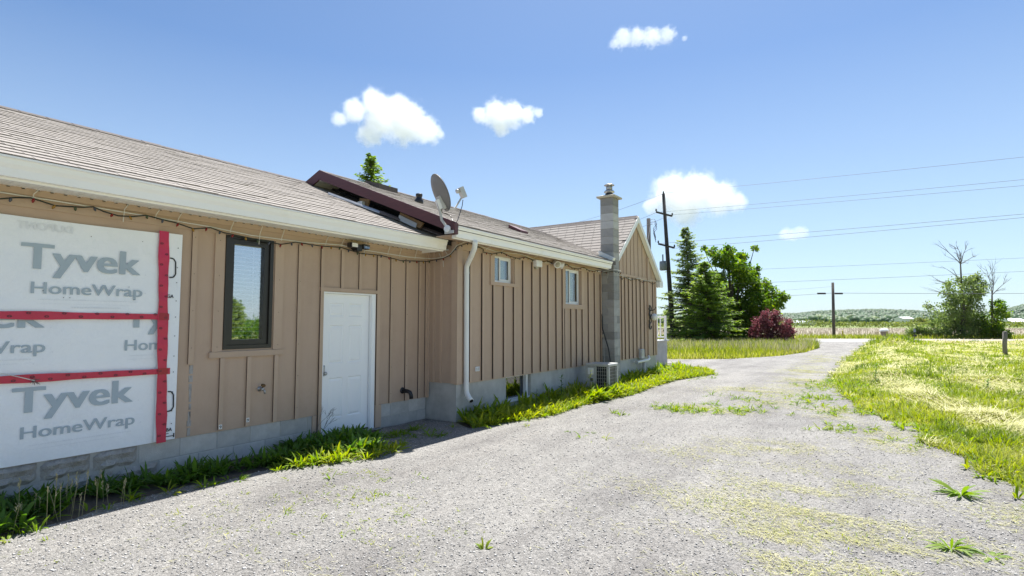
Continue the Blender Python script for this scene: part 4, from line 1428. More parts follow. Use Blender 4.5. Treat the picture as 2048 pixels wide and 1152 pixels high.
def lawn_h(x, y):
    """height of the uneven lawn right of the drive"""
    e = np.interp(y, [p[1] for p in right_edge], [p[0] for p in right_edge])
    t = np.clip((x - e) / 1.6, 0, 1); t = t * t * (3 - 2 * t)
    r_ = (x - RP.x) * road_n.x + (y - RP.y) * road_n.y
    far = np.clip(-r_ / 5.0, 0, 1)
    b = 0.20 * (vnoise(x * 1.0, y * 0.8, 1.3, 3) - 0.3) + 0.15 * (vnoise(x, y, 0.6, 5) - 0.4) + 0.16 * (vnoise(x, y, 4.5, 9) - 0.35)
    mound = 0.42 * np.exp(-(((x - 0.9) / 1.6) ** 2 + ((y - 43.5) / 3.0) ** 2))
    return t * far * np.maximum(b + 0.06, 0.0) + mound * far


gx = np.concatenate([np.arange(-1.4, 8, 0.16), np.arange(8, 40, 0.6)])
gy = np.concatenate([np.arange(-9, 3, 0.6), np.arange(3, 30, 0.2), np.arange(30, 62, 0.45)])
XX, YY = np.meshgrid(gx, gy)
ZZ = lawn_h(XX, YY)
pts = np.stack([XX, YY, ZZ - 0.004], 2).reshape(-1, 3)
W_ = len(gx)
ii, jj = np.meshgrid(np.arange(len(gx) - 1), np.arange(len(gy) - 1))
a = (jj * W_ + ii).ravel()
Q = np.stack([a, a + 1, a + W_ + 1, a + W_], 1)
cen = pts[Q].mean(1)
keep = in_poly(cen[:, :2], lawn_poly) & (cen[:, 2] > -0.01)
M['thatch'] = pm('mown_turf', (0.44, 0.42, 0.16), (0.24, 0.26, 0.06), 7, 0.95, 0.7, 30, 0.03, big=((0.52, 0.47, 0.26), 0.9, 0.5, 0.72), detail=8)
me = np_mesh("lawn", pts, Q[keep], None, M['thatch'], smooth=True)
tag(link("lawn", me), kind="structure")


def patch_tint(P, seed=1):
    return np.clip(0.15 + 0.75 * vnoise(P[:, 0], P[:, 1], 1.6, seed) * 0.7 + 0.3 * vnoise(P[:, 0], P[:, 1], 0.4, seed + 3) + rng.normal(0, 0.12, len(P)), 0, 1)


# standing grass
P, d = view_points(260000, 4.5, 62, 1.15, left=0.02, right=1.12)
k = in_poly(P + np.column_stack([.55 * (vnoise(P[:, 0], P[:, 1], .5, 44) - .35), np.zeros(len(P))]), lawn_poly) & (P[:, 0] < 60); P = P[k]; d = d[k]
off_ = P[:, 0] - np.interp(P[:, 1], [p[1] for p in right_edge], [p[0] for p in right_edge])
green = np.clip(.62 * vnoise(P[:, 0], P[:, 1], 1.3, 21) + .25 - .25 * np.sin(2 * np.pi * off_ / 1.9 + 4.5 * vnoise(P[:, 0], P[:, 1], 3.2, 35)), 0, 1)
keep = rng.random(len(P)) < np.clip(0.25 + 1.5 * green, 0, 1)
P = P[keep]; d = d[keep]; green = green[keep]
n = len(P)
P3 = np.column_stack([P, lawn_h(P[:, 0], P[:, 1]) - 0.01])
mound = np.exp(-(((P[:, 0] - 0.9) / 1.7) ** 2 + ((P[:, 1] - 43.5) / 3.4) ** 2))
tuft = np.clip((vnoise(P[:, 0], P[:, 1], .45, 47) - .55) * 4, 0, 1)
L = (0.04 + 0.09 * rng.random(n)) * (0.6 + 0.8 * green + .9 * tuft) + 0.6 * mound * rng.random(n)
set_a = strips(P3, rng.random(n) * 6.28, R(62) + rng.normal(0, .25, n), rng.normal(0.38, .15, n), L, 0.005 + 0.0011 * d, [1, .75, 0])
tint = np.clip(patch_tint(P, 2) * 0.9 - 0.15 * mound - .18 * tuft, 0, 1)
o = strip_obj("lawn_grass", [(*set_a, tint)], M['grass'])
tag(o, kind="stuff")
# mown grass lying in swaths
P, d = view_points(230000, 4.5, 48, 1.2, left=0.05, right=1.12)
k = in_poly(P + np.column_stack([.55 * (vnoise(P[:, 0], P[:, 1], .5, 44) - .35), np.zeros(len(P))]), lawn_poly) & (P[:, 0] < 60); P = P[k]; d = d[k]
off_ = P[:, 0] - np.interp(P[:, 1], [p[1] for p in right_edge], [p[0] for p in right_edge])
sw = np.clip(.5 + .42 * np.sin(2 * np.pi * off_ / 1.9 + 4.5 * vnoise(P[:, 0], P[:, 1], 3.2, 35)) * (.4 + vnoise(P[:, 0], P[:, 1], 2.2, 36)) + .5 * (vnoise(P[:, 0], P[:, 1], .7, 33) - .5), 0, 1)
keep = rng.random(len(P)) < np.clip((sw - 0.42) * 2.4, 0.05, 1)
P = P[keep]; d = d[keep]; sw = sw[keep]
n = len(P)
P3 = np.column_stack([P, lawn_h(P[:, 0], P[:, 1]) + 0.015 + 0.05 * rng.random(n) * sw])
az = R(75) + 4.5 * (vnoise(P[:, 0], P[:, 1], 1.6, 41) - 0.5) + rng.normal(0, .5, n)
set_a = strips(P3, az, rng.normal(0.10, .16, n), rng.normal(0.10, .10, n), 0.10 + 0.24 * rng.random(n), 0.0035 + 0.0007 * d, [.8, 1, .7, 0])
o = strip_obj("cut_grass", [(*set_a, np.clip(-0.1 + 0.6 * sw + rng.normal(0, .26, n), 0, 1))], M['straw'])
tag(o, kind="stuff")
# clippings blown on to the gravel
cl = [(-1.0, 5.6, 1.1, 0.8, .8), (-0.45, 4.4, .8, .9, .9), (-1.6, 6.9, .9, .5, .6), (-0.3, 6.6, .7, .6, .5), (-1.15, 7.8, .8, .5, .7), (-2.6, 10.4, .9, .7, .55), (-2.4, 13.8, 1.3, 1.3, .55), (-1.5, 16.5, .8, 1.8, .9), (-1.7, 12.0, .6, .9, .4),
      (-0.1, 3.4, .9, .4, .7), (0.4, 5.0, .6, 1.0, .35), (-1.9, 20, .9, 3, .8), (-2.0, 27, .8, 5, .7), (-0.75, 5.0, 1.6, 1.2, .5), (-3.4, 2.6, 1.3, 1.0, .10), (0.9, 5.6, .35, 1.4, .6), (0.1, 9.0, .5, 1.6, .6), (-0.7, 11.2, .5, 1.0, .6)]
PP = []
for (x, y, sx, sy, w_) in cl:
    k = int(6500 * w_ * min(1.6, sx * sy))
    PP.append(np.column_stack([rng.normal(x, sx * .5, k), rng.normal(y, sy * .5, k)]))
P = np.concatenate(PP)
P = P[in_poly(P, drive_poly)]
P = P[rng.random(len(P)) < np.clip((vnoise(P[:, 0] * .55 + P[:, 1] * .2, P[:, 1] * 1.5, .35, 55) - .3) * 2.4, 0.02, 1)]
n = len(P); d = np.hypot(P[:, 0], P[:, 1])
set_a = strips(np.column_stack([P, 0.008 + 0.012 * rng.random(n)]), R(-20) + rng.normal(0, .8, n), rng.normal(0.05, .08, n), rng.normal(0.05, .06, n), 0.025 + 0.08 * rng.random(n) ** 2, 0.0016 + 0.00035 * d, [.8, 1, 0])
P2 = P[rng.random(n) < .05]; P2 = P2 + rng.normal(0, .1, P2.shape); n2 = len(P2)
sprouts = (*strips(np.column_stack([P2, np.zeros(n2)]), rng.random(n2) * 6.28, R(45) + rng.normal(0, .3, n2), np.full(n2, .3), .02 + .045 * rng.random(n2), np.full(n2, .007), [.6, 1, 0]), .3 + .5 * rng.random(n2))
tag(strip_obj("sprouts", [sprouts], M['lime']), kind="stuff")
tag(strip_obj("grass_clippings", [(*set_a, np.clip(rng.normal(.38, .3, n), 0, 1))], M['straw']), kind="stuff")

# ---------------------------------------------------------------- tall grass on the island lawn on the left
isl = [(x, y) for x, y in lawn_edge] + [road_pt(-1.6, -0.3), road_pt(-45, -0.3)]
P, d = view_points(120000, 24, 62, 1.3, left=-0.25, right=0.62)
k = in_poly(P, isl); P = P[k]; d = d[k]; n = len(P)
edge = np.clip((vnoise(P[:, 0], P[:, 1], 3, 61)), 0, 1)
P3 = np.column_stack([P, np.full(n, -0.01)])
front = np.clip((P[:, 1] - np.interp(P[:, 0], [-30, -18, -11.5, -7.2, -5.2, -3.8, -3.1], [31.5, 27.5, 24.9, 23.4, 25.3, 28.8, 33])) / 4.0, 0.12, 1)
L = (0.16 + 0.38 * rng.random(n)) * (0.45 + 0.8 * front)
set_a = strips(P3, rng.random(n) * 6.28, R(76) + rng.normal(0, .14, n), rng.normal(0.22, .12, n), L, 0.004 + 0.0011 * d, [1, .7, 0])
tag(strip_obj("tall_grass", [(*set_a, np.clip(0.25 + 0.35 * edge + 0.25 * (1 - front) + rng.normal(0, .14, n) + 0.25 * (rng.random(n) < .12), 0, 1))], M['grass']), kind="stuff")

n = 9000
t = rng.uniform(6, 60, n); s_ = rng.uniform(-9.5, -2.8, n)
XY = np.column_stack([RP.x + road_e.x * t + road_n.x * s_, RP.y + road_e.y * t + road_n.y * s_])
XY = XY[(XY[:, 0] > 2.6) & (vnoise(XY[:, 0], XY[:, 1] * 1.5, 1.6, 91) > .3)]; n = len(XY)
set_a = strips(np.column_stack([XY, lawn_h(XY[:, 0], XY[:, 1]) + .03]), rng.random(n) * 6.28, rng.normal(.15, .2, n), rng.normal(.1, .1, n), .25 + .35 * rng.random(n), np.full(n, .035), [.8, 1, 0])
M['hay'] = plant_mat('dry_hay', [(0, (0.40, 0.33, 0.18)), (1, (0.66, 0.57, 0.38))], 0.3)
tag(strip_obj("cut_hay", [(*set_a, rng.random(n))], M['hay']), kind="stuff")
P, d = view_points(26000, 27, 60, 1.3, left=-0.25, right=0.62)
k = in_poly(P, isl); P = P[k]; d = d[k]; n = len(P)
set_a = strips(np.column_stack([P, np.zeros(n)]), rng.random(n) * 6.28, R(82) + rng.normal(0, .1, n), rng.normal(0.15, .08, n), .4 + .3 * rng.random(n), np.full(n, .02), [.5, .6, 1, 0])
tag(strip_obj("seeding_grass", [(*set_a, .3 + .6 * rng.random(n))], M['seed']), kind="stuff")

# roadside grass beyond the road
P = np.column_stack([rng.uniform(-40, 110, 30000), rng.uniform(7.6, 13.5, 30000)])
XY = np.array([RP.x, RP.y])[None] + P[:, :1] * np.array([road_e.x, road_e.y])[None] + P[:, 1:] * np.array([road_n.x, road_n.y])[None]
n = len(XY)
set_a = strips(np.column_stack([XY, np.zeros(n)]), rng.random(n) * 6.28, R(75) + rng.normal(0, .2, n), rng.normal(.2, .1, n), .2 + .4 * rng.random(n), np.full(n, .05), [1, .7, 0])
tag(strip_obj("verge_grass", [(*set_a, np.clip(rng.normal(.55, .2, n), 0, 1))], M['grass']), kind="stuff")
# dry stubble of the brown field
P = np.column_stack([rng.uniform(-60, 120, 40000), 13.3 + 90 * rng.random(40000) ** 1.5])
P[:, 0] = np.round(P[:, 0] / 0.8) * 0.8 + rng.normal(0, .05, 40000)
XY = np.array([RP.x, RP.y])[None] + P[:, :1] * np.array([road_e.x, road_e.y])[None] + P[:, 1:] * np.array([road_n.x, road_n.y])[None]
n = len(XY)
M['stubble'] = plant_mat('dry_stubble', [(0, (0.25, 0.215, 0.15)), (1, (0.40, 0.355, 0.26))], 0.25)
set_a = strips(np.column_stack([XY, np.full(n, .02)]), rng.random(n) * 6.28, R(85) + rng.normal(0, .1, n), rng.normal(.05, .1, n), .15 + .35 * rng.random(n), np.full(n, .04), [1, .8, .5])
tag(strip_obj("field_stubble", [(*set_a, rng.random(n))], M['stubble']), kind="stuff")


# ---------------------------------------------------------------- weeds along the walls
def rosettes(C, nl, L0, W0, el0, tint0, prof=(.25, .75, 1, .8, 0)):
    """clumps of upright leaves around each centre"""
    P = []; az = []; el = []; L = []; W = []; t = []
    for (x, y), n_, l0, e0, t0 in zip(C, nl, L0, el0, tint0):
        a = rng.random(n_) * 6.28
        P.append(np.column_stack([x + .02 * np.cos(a), y + .02 * np.sin(a), np.zeros(n_)]))
        az.append(a); el.append(e0 + rng.normal(0, .22, n_)); L.append(l0 * (0.6 + .55 * rng.random(n_))); W.append(np.full(n_, W0) * (l0 / .2) ** .6 * (0.7 + .5 * rng.random(n_)))
        t.append(np.clip(t0 + rng.normal(0, .12, n_), 0, 1))
    P = np.concatenate(P); az = np.concatenate(az); el = np.concatenate(el); L = np.concatenate(L); W = np.concatenate(W); t = np.concatenate(t)
    return (*strips(P, az, el, rng.normal(.24, .1, len(P)), L, W, list(prof), rng.normal(0, .4, len(P))), t)


def scatter(poly, n, wob=None):
    poly = np.array(poly); lo = poly.min(0); hi = poly.max(0)
    P = lo + (hi - lo) * rng.random((n * 4, 2))
    P = P[in_poly(P, poly)]
    if wob is not None:
        P = P[rng.random(len(P)) < wob(P)]
    return P[:n]


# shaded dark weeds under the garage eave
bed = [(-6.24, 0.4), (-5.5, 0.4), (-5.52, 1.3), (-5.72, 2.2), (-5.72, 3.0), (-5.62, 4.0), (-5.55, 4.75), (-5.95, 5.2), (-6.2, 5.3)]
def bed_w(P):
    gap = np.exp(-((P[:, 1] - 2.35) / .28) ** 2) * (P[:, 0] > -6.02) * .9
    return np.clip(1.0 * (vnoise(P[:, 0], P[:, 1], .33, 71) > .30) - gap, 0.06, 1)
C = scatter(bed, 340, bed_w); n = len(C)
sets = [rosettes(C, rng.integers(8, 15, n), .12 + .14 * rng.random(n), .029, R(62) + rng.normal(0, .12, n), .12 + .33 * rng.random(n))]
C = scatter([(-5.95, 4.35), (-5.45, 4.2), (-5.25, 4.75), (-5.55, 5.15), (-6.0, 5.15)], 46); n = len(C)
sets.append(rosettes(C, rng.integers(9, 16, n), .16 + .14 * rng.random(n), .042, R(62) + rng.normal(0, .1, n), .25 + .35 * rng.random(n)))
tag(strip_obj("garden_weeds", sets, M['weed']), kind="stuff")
# sunlit fringe of bright weeds
fr_ = [(-5.60, 1.0), (-5.30, 1.0), (-5.42, 2.3), (-5.40, 3.2), (-5.25, 4.0), (-4.95, 4.7), (-5.15, 5.3), (-5.5, 5.0), (-5.62, 4.2), (-5.60, 3.0), (-5.68, 2.0)]
C = scatter(fr_, 110, lambda P: np.clip((vnoise(P[:, 0], P[:, 1], .4, 75) - .28) * 2.2, .05, 1) * np.where(P[:, 1] > 3.6, 1, .45)); n = len(C)
sets = [rosettes(C, rng.integers(7, 14, n), .07 + .10 * rng.random(n), .024, R(52) + rng.normal(0, .2, n), .35 + .4 * rng.random(n))]
C = scatter([(-5.4, 1.2), (-3.6, 1.6), (-2.4, 3.4), (-4.2, 4.6), (-5.3, 3.6)], 190, lambda P: np.clip((vnoise(P[:, 0], P[:, 1], .7, 77) - .35) * 1.8, .05, 1)); n = len(C)
sets.append(rosettes(C, rng.integers(4, 9, n), .025 + .045 * rng.random(n) ** 2, .018, R(42) + rng.normal(0, .2, n), .5 + .45 * rng.random(n)))
C = scatter([(-5.9, 5.2), (-5.2, 5.1), (-5.05, 5.9), (-5.25, 6.6), (-5.9, 6.1)], 60, lambda P: np.clip((vnoise(P[:, 0], P[:, 1], .35, 78) - .3) * 2, .02, 1)); n = len(C)
sets.append(rosettes(C, rng.integers(6, 12, n), .05 + .09 * rng.random(n), .018, R(50) + rng.normal(0, .2, n), .2 + .4 * rng.random(n)))
C = scatter([(-5.62, 3.7), (-5.25, 3.8), (-4.95, 4.5), (-5.0, 5.0), (-5.5, 4.8)], 80); n = len(C)
sets.append(rosettes(C, rng.integers(8, 14, n), .10 + .12 * rng.random(n), .026, R(56) + rng.normal(0, .2, n), .5 + .45 * rng.random(n)))
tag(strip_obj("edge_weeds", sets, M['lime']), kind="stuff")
# strip of weeds and grass along the main house
hs_ = [(-5.60, 7.0), (-5.15, 6.65)] + [(x + .16 * math.sin(i * 2.3) + .05, y) for i, (x, y) in enumerate(strip_edge)] + [(-5.62, 18.5)]
C = scatter(hs_, 1150, lambda P: np.clip(1.2 - .5 * (vnoise(P[:, 0], P[:, 1], .5, 81) < .3), 0, 1) * np.where((P[:, 0] < -5.2) & (P[:, 1] > 7.9) & (P[:, 1] < 9.3), .12, 1)); n = len(C)
nearw = np.clip((-4.9 - C[:, 0]) / .7, 0, 1)
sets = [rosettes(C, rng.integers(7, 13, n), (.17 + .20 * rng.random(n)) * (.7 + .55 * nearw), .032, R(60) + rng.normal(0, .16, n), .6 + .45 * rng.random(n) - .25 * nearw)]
C = scatter([(-5.35, 10.1), (-4.72, 10.0), (-4.62, 11.4), (-4.75, 11.7), (-4.85, 10.85), (-5.4, 10.9)], 90); n = len(C)
sets.append(rosettes(C, rng.integers(8, 14, n), .22 + .18 * rng.random(n), .034, R(66) + rng.normal(0, .14, n), .5 + .45 * rng.random(n)))
P = scatter(hs_, 26000); n = len(P)
sets.append((*strips(np.column_stack([P, np.zeros(n)]), rng.random(n) * 6.28, R(64) + rng.normal(0, .25, n), rng.normal(.35, .15, n), .08 + .15 * rng.random(n), np.full(n, .010), [1, .75, 0]), np.clip(.5 + .45 * vnoise(P[:, 0], P[:, 1], .8, 83) + rng.normal(0, .15, n), 0, 1)))
tag(strip_obj("house_weeds", sets, M['lime']), kind="stuff")
# tufts and grass growing in the middle of the drive
sets = []
for (x, y, sx, sy, k_) in ((-2.9, 10.1, .55, .5, 60), (-2.2, 10.6, .7, .5, 44), (-2.2, 12.2, .8, 1.0, 40), (-4.2, 16.6, .4, 1.0, 36), (-3.6, 9.0, .25, .2, 5), (-1.1, 13.0, .45, .9, 56), (-1.2, 15.6, .4, 1.2, 60), (-0.6, 11.4, .4, .6, 34), (-0.35, 9.6, .35, .5, 28), (-3.9, 7.2, .9, .4, 6), (0.25, 9.0, .3, .6, 12)):
    C = np.column_stack([rng.normal(x, sx * .6, k_), rng.normal(y, sy * .6, k_)])
    sets.append(rosettes(C, rng.integers(7, 14, k_), .06 + .09 * rng.random(k_), .020, R(48) + rng.normal(0, .2, k_), .25 + .55 * rng.random(k_)))
C = scatter([(x - .22, y) for x, y in right_edge[2:9]] + [(x + .7, y) for x, y in reversed(right_edge[2:9])], 560, lambda P: np.clip((vnoise(P[:, 0], P[:, 1], .6, 79) - .25) * 2.2, 0.05, 1)); n = len(C)
s1 = rosettes(C, rng.integers(7, 13, n), .07 + .13 * rng.random(n), .028, R(50) + rng.normal(0, .2, n), .3 + .5 * rng.random(n))
sets.append(s1)
tag(strip_obj("drive_weeds", sets, M['lime']), kind="stuff")
# tall seeding grass stalks at the lower left corner and by the walls
st = scatter([(-5.9, 1.25), (-5.45, 1.25), (-5.5, 2.2), (-5.8, 2.3)], 30)
st = np.concatenate([st, scatter([(-5.35, 9.0), (-4.8, 9.0), (-4.9, 11.2), (-5.3, 11.2)], 26)])
n = len(st)
hh = .16 + .22 * rng.random(n)
az = rng.random(n) * 6.28
s1 = (*strips(np.column_stack([st, np.zeros(n)]), az, R(84) + rng.normal(0, .06, n), np.full(n, .04), hh, np.full(n, .005), [1, .9, .8]), np.full(n, .2))
tips = np.column_stack([st, np.zeros(n)]) + np.column_stack([np.cos(az) * hh * .1, np.sin(az) * hh * .1, hh * .96])
k_ = 7
TP = np.repeat(tips, k_, 0) - np.column_stack([np.zeros((n * k_, 2)), np.tile(np.arange(k_) * .009, n)])
s2 = (*strips(TP, rng.random(n * k_) * 6.28, R(60) + rng.normal(0, .2, n * k_), np.zeros(n * k_), np.full(n * k_, .028), np.full(n * k_, .010), [.4, 1, 0]), .4 + .6 * rng.random(n * k_))
tag(strip_obj("grass_stalks", [s1, s2], M['seed']), kind="stuff")


# single weeds one can point to
def weed(x, y, n_, L0, label, mat='lime', el=R(35), t0=.35, w=.045):
    r_ = empty("weed", (x, y, 0), label, "weed")
    s_ = rosettes([(x, y)], [n_], [L0], w, [el], [t0])
    strip_obj("leaves", [s_], M[mat], r_)
    return r_


weed(0.62, 6.60, 30, .24, "spiky broad leaved weed alone in the gravel near the right grass edge", 'weed', R(32), .8, .026)
weed(0.40, 5.02, 30, .17, "bushy low weed at the bottom right, left of the flat spread one", 'weed', R(34), .85, .022)
weed(0.62, 4.98, 15, .17, "flat spread weed on the gravel at the very bottom right", 'weed', R(22), .85, .03)
weed(-2.33, 3.15, 8, .085, "small lone yellow green weed on bare gravel at the lower left", 'lime', R(62), .7, .03)
weed(-4.70, 3.70, 7, .10, "small upright weed standing alone on the gravel in front of the white door", 'lime', R(66), .4, .03)


def stem_weed(x, y, h_, label, mat='lime', t0=.5, n_=9, bare=0.0):
    r_ = empty("tall_weed", (x, y, 0), label, "weed")
    MB().tube([(x, y, 0), (x + .01, y + .01, h_ * .5), (x + .03, y, h_)], [.006, .005, .003], 5).build("stem", M['cable'], r_)
    z = bare + (h_ - bare) * (np.arange(n_) / n_) ** .8
    a = np.arange(n_) * 2.4
    P = np.column_stack([x + .02 * z / h_, np.full(n_, y), z]) if n_ else None
    strip_obj("leaves", [(*strips(P, a, np.full(n_, R(38)), np.full(n_, .2), np.full(n_, .13) * (1.1 - .5 * z / h_), np.full(n_, .032), [.3, 1, .8, 0]), np.clip(rng.normal(t0, .1, n_), 0, 1))], M[mat], r_)
    return r_


stem_weed(-5.05, 8.35, .42, "thin weed with sparse leaves in front of the basement window", 'weed', .7)
stem_weed(-5.25, 9.65, .55, "dark bushy weed right of the basement window", 'weed', .4, 20)
stem_weed(-4.95, 10.35, .62, "tall pale weed with broad top leaves between basement window and air conditioner", 'lime', .75, 14)
# dry branching stalk by the door
dry = empty("dry_weed", (-6.15, 4.70, 0), "dry branching weed stalk left of the white door", "weed")
mb = MB()
def twig(p, dv, L, r_, dep):
    q = p + dv * L
    mb.tube([p, (p + q) / 2 + Vector((0, 0, .01)), q], [r_, r_ * .8, r_ * .6], 4)
    if dep:
        for _ in range(3):
            nd = (dv + Vector((random.uniform(-.6, .6), random.uniform(-.6, .7), random.uniform(-.2, .5)))).normalized()
            twig(p + dv * L * random.uniform(.5, 1), nd, L * .55, r_ * .65, dep - 1)
random.seed(11)
twig(Vector((-6.15, 4.62, 0)), Vector((.15, .35, .9)).normalized(), .33, .004, 3)
twig(Vector((-6.15, 4.58, 0)), Vector((.05, .15, .9)).normalized(), .30, .004, 2)
mb.build("stalk", M['postwood'], dry)

# ================================================================ things fixed to or standing by the house
# satellite dish on the maroon rake end
dish = empty("satellite_dish", (-5.36, 6.27, 2.95), "grey satellite dish on a bent mast at the end of the maroon roof edge", "satellite dish")
dc = Vector((-5.40, 6.16, 3.565)); dn = Vector((0.40, 0.80, 0.42)).normalized()
mb = MB()
q = Vector((0, 0, 1)).rotation_difference(dn)
du = dn.cross(Vector((0, 0, 1))).normalized(); dv_ = du.cross(dn).normalized()
rings = 9; segs = 40; vs = []; fs = []
for side_ in (0, 1):
    for i in range(rings + 1):
        rr = i / rings
        for k in range(segs):
            an = 2 * math.pi * k / segs
            p = dc + du * (0.255 * rr * math.cos(an)) + dv_ * (0.295 * rr * math.sin(an)) + dn * (0.055 * (rr * rr - 1) + (0.008 if side_ else 0))
            vs.append(p)
o_ = (rings + 1) * segs
for s_ in (0, 1):
    for i in range(rings):
        for k in range(segs):
            k2 = (k + 1) % segs
            f_ = (s_ * o_ + i * segs + k, s_ * o_ + i * segs + k2, s_ * o_ + (i + 1) * segs + k2, s_ * o_ + (i + 1) * segs + k)
            fs.append(f_ if s_ else tuple(reversed(f_)))
for k in range(segs):
    k2 = (k + 1) % segs
    fs.append((rings * segs + k, rings * segs + k2, o_ + rings * segs + k2, o_ + rings * segs + k))
mb.add(vs, fs)
refl = mb.build("reflector", M['dish'], dish, True)
hub = dc - dn * 0.075 - dv_ * 0.13
MB().prism([hub + du * .06 + dv_ * .09, hub - du * .06 + dv_ * .09, hub - du * .05 - dv_ * .12, hub + du * .05 - dv_ * .12], dn * .05).build("bracket", M['lightgrey'], dish)
MB().prism([hub + du * .035 + dv_ * .05 - dn * .05, hub - du * .035 + dv_ * .05 - dn * .05, hub - du * .03 - dv_ * .10 - dn * .05, hub + du * .03 - dv_ * .10 - dn * .05], dn * .05).build("clamp", M['vinyl'], dish)
foot = Vector((-5.315, 6.262, 2.985))
MB().tube([foot, foot + Vector((-.02, -.015, .05)), foot + Vector((-.10, -.05, .17)), hub - dn * .04 - dv_ * .08, hub - dn * .03], 0.021, 10).build("mast", M['lightgrey'], dish, True)
MB().box(-5.37, -5.20, 6.225, 6.249, 2.94, 2.985).build("foot_plate", M['lightgrey'], dish)
MB().lathe(foot + Vector((0.0, -.03, .03)), [(0.055, -.01), (0.055, .02), (.02, .03)], (0.2, -1, .1), 12).build("foot_joint", M['vinyl'], dish)
lnb = dc + dn * 0.30 - dv_ * 0.10 + du * 0.02
MB().tube([dc - dv_ * .27 - dn * .01, dc - dv_ * .30 + dn * .12, lnb - dv_ * .09 - dn * .02], 0.014, 8).build("feed_arm", M['lightgrey'], dish, True)
MB().prism([lnb + du * .05 + dv_ * .07, lnb - du * .05 + dv_ * .07, lnb - du * .05 - dv_ * .10, lnb + du * .05 - dv_ * .10], dn * .07).build("receiver", M['lightgrey'], dish)
MB().lathe(lnb - dn * .05 + dv_ * .03, [(0.034, 0), (0.034, .02), (.028, .05)], dn, 14).build("feed_horn", M['lightgrey'], dish, True)
MB().tube([lnb - dv_ * .12, lnb - dv_ * .2 - dn * .05, foot + Vector((.13, .05, .16)), foot + Vector((.08, -.01, .02)), foot + Vector((.02, -.03, -.03))], 0.006, 6).build("cable", M['blackplastic'], dish)
MB().tube([hub - dn * .03, hub - dv_ * .16 - dn * .02, hub - dv_ * .24 + dn * .08, foot + Vector((.08, .0, .14))], 0.006, 6).build("cable", M['blackplastic'], dish)

# metal trim strip left lying on the garage roof, debris in the dark gap
def groof(x): return 2.955 + (abs(x) - 5.74) * -0.411 * -1
strip_ = empty("metal_trim_strip", (-6.7, 6.35, 3.35), "long metal flashing strip lying on the shingles below the maroon roof edge", "roof flashing")
a = Vector((-7.75, 5.94, groof(7.75) + .02)); b = Vector((-5.68, 6.66, groof(5.68) + .02)); mid = a.lerp(b, .45)
nrm = (b - a).cross(Vector((0, 0, 1))).normalized()
def rail(mb, a, b, w, h):
    mb.prism([a - nrm * w, a + nrm * w, a + nrm * w + Vector((0, 0, h * .35)), a + Vector((0, 0, h)), a - nrm * w + Vector((0, 0, h * .6))], b - a)
mb = MB(); rail(mb, a, mid, .022, .045); mb.build("sunlit_length", M['steel'], strip_)  # sunlit part of the strip, its sunlight put into a paler metal
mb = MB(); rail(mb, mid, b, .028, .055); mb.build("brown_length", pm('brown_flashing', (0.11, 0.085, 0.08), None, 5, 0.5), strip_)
o = MB().prism([(-7.52, 6.40, groof(7.52) + .02), (-7.30, 6.40, groof(7.30) + .02), (-7.30, 6.46, groof(7.30) + .17), (-7.56, 6.46, groof(7.52) + .13)], (0, .03, 0)).build("board_scrap", M['osb'])
tag(o, "upper tan board scrap in the dark gap under the maroon roof edge", "wood scrap")
o = MB().bbox(-7.46, -7.34, 6.32, 6.39, groof(7.4) + .0, groof(7.4) + .075).build("foam_scrap", M['paper'])
tag(o, "small white block in the dark gap beside the upper board scrap", "foam scrap")
o = MB().prism([(-6.52, 6.40, groof(6.5) + .05), (-6.05, 6.40, groof(6.05) + .04), (-6.02, 6.46, groof(6.05) + .13), (-6.55, 6.46, groof(6.5) + .18)], (0, .03, 0)).build("board_scrap", M['osb'])
tag(o, "lower wide tan board scrap in the dark gap under the maroon roof edge", "wood scrap")
o = MB().prism([(-6.50, 6.36, groof(6.5) + .03), (-6.10, 6.36, groof(6.1) + .02), (-6.10, 6.39, groof(6.1) + .10), (-6.50, 6.39, groof(6.5) + .12)], (0, .012, 0)).build("sheet_scrap", M['lightgrey'])
tag(o, "grey sheet scrap leaning in the gap beside the lower board scrap", "metal scrap")

# twin flood light under the garage soffit
fl = empty("flood_light", (-6.2, 5.24, 2.70), "black two headed flood light under the garage soffit above the white door", "flood light")
MB().lathe((-6.255, 5.24, 2.70), [(0.055, 0), (0.055, .025), (.03, .035)], (1, 0, 0), 16).build("base", M['blackplastic'], fl)
MB().bbox(-6.22, -6.12, 5.20, 5.30, 2.625, 2.72, .006).build("sensor_housing", M['blackplastic'], fl)
for sg, nm in ((-1, 'a'), (1, 'b')):
    c0 = Vector((-6.15, 5.25 + sg * .11, 2.70))
    hd_ = MB().bbox(c0.x - .05, c0.x + .05, c0.y - .06, c0.y + .06, c0.z - .035, c0.z + .035, .008).build("lamp_head", M['blackplastic'], fl)
    MB().box(c0.x + .051, c0.x + .056, c0.y - .05, c0.y + .05, c0.z - .028, c0.z + .028).build("lens", M['paper'] if sg < 0 else M['glass2'], hd_)
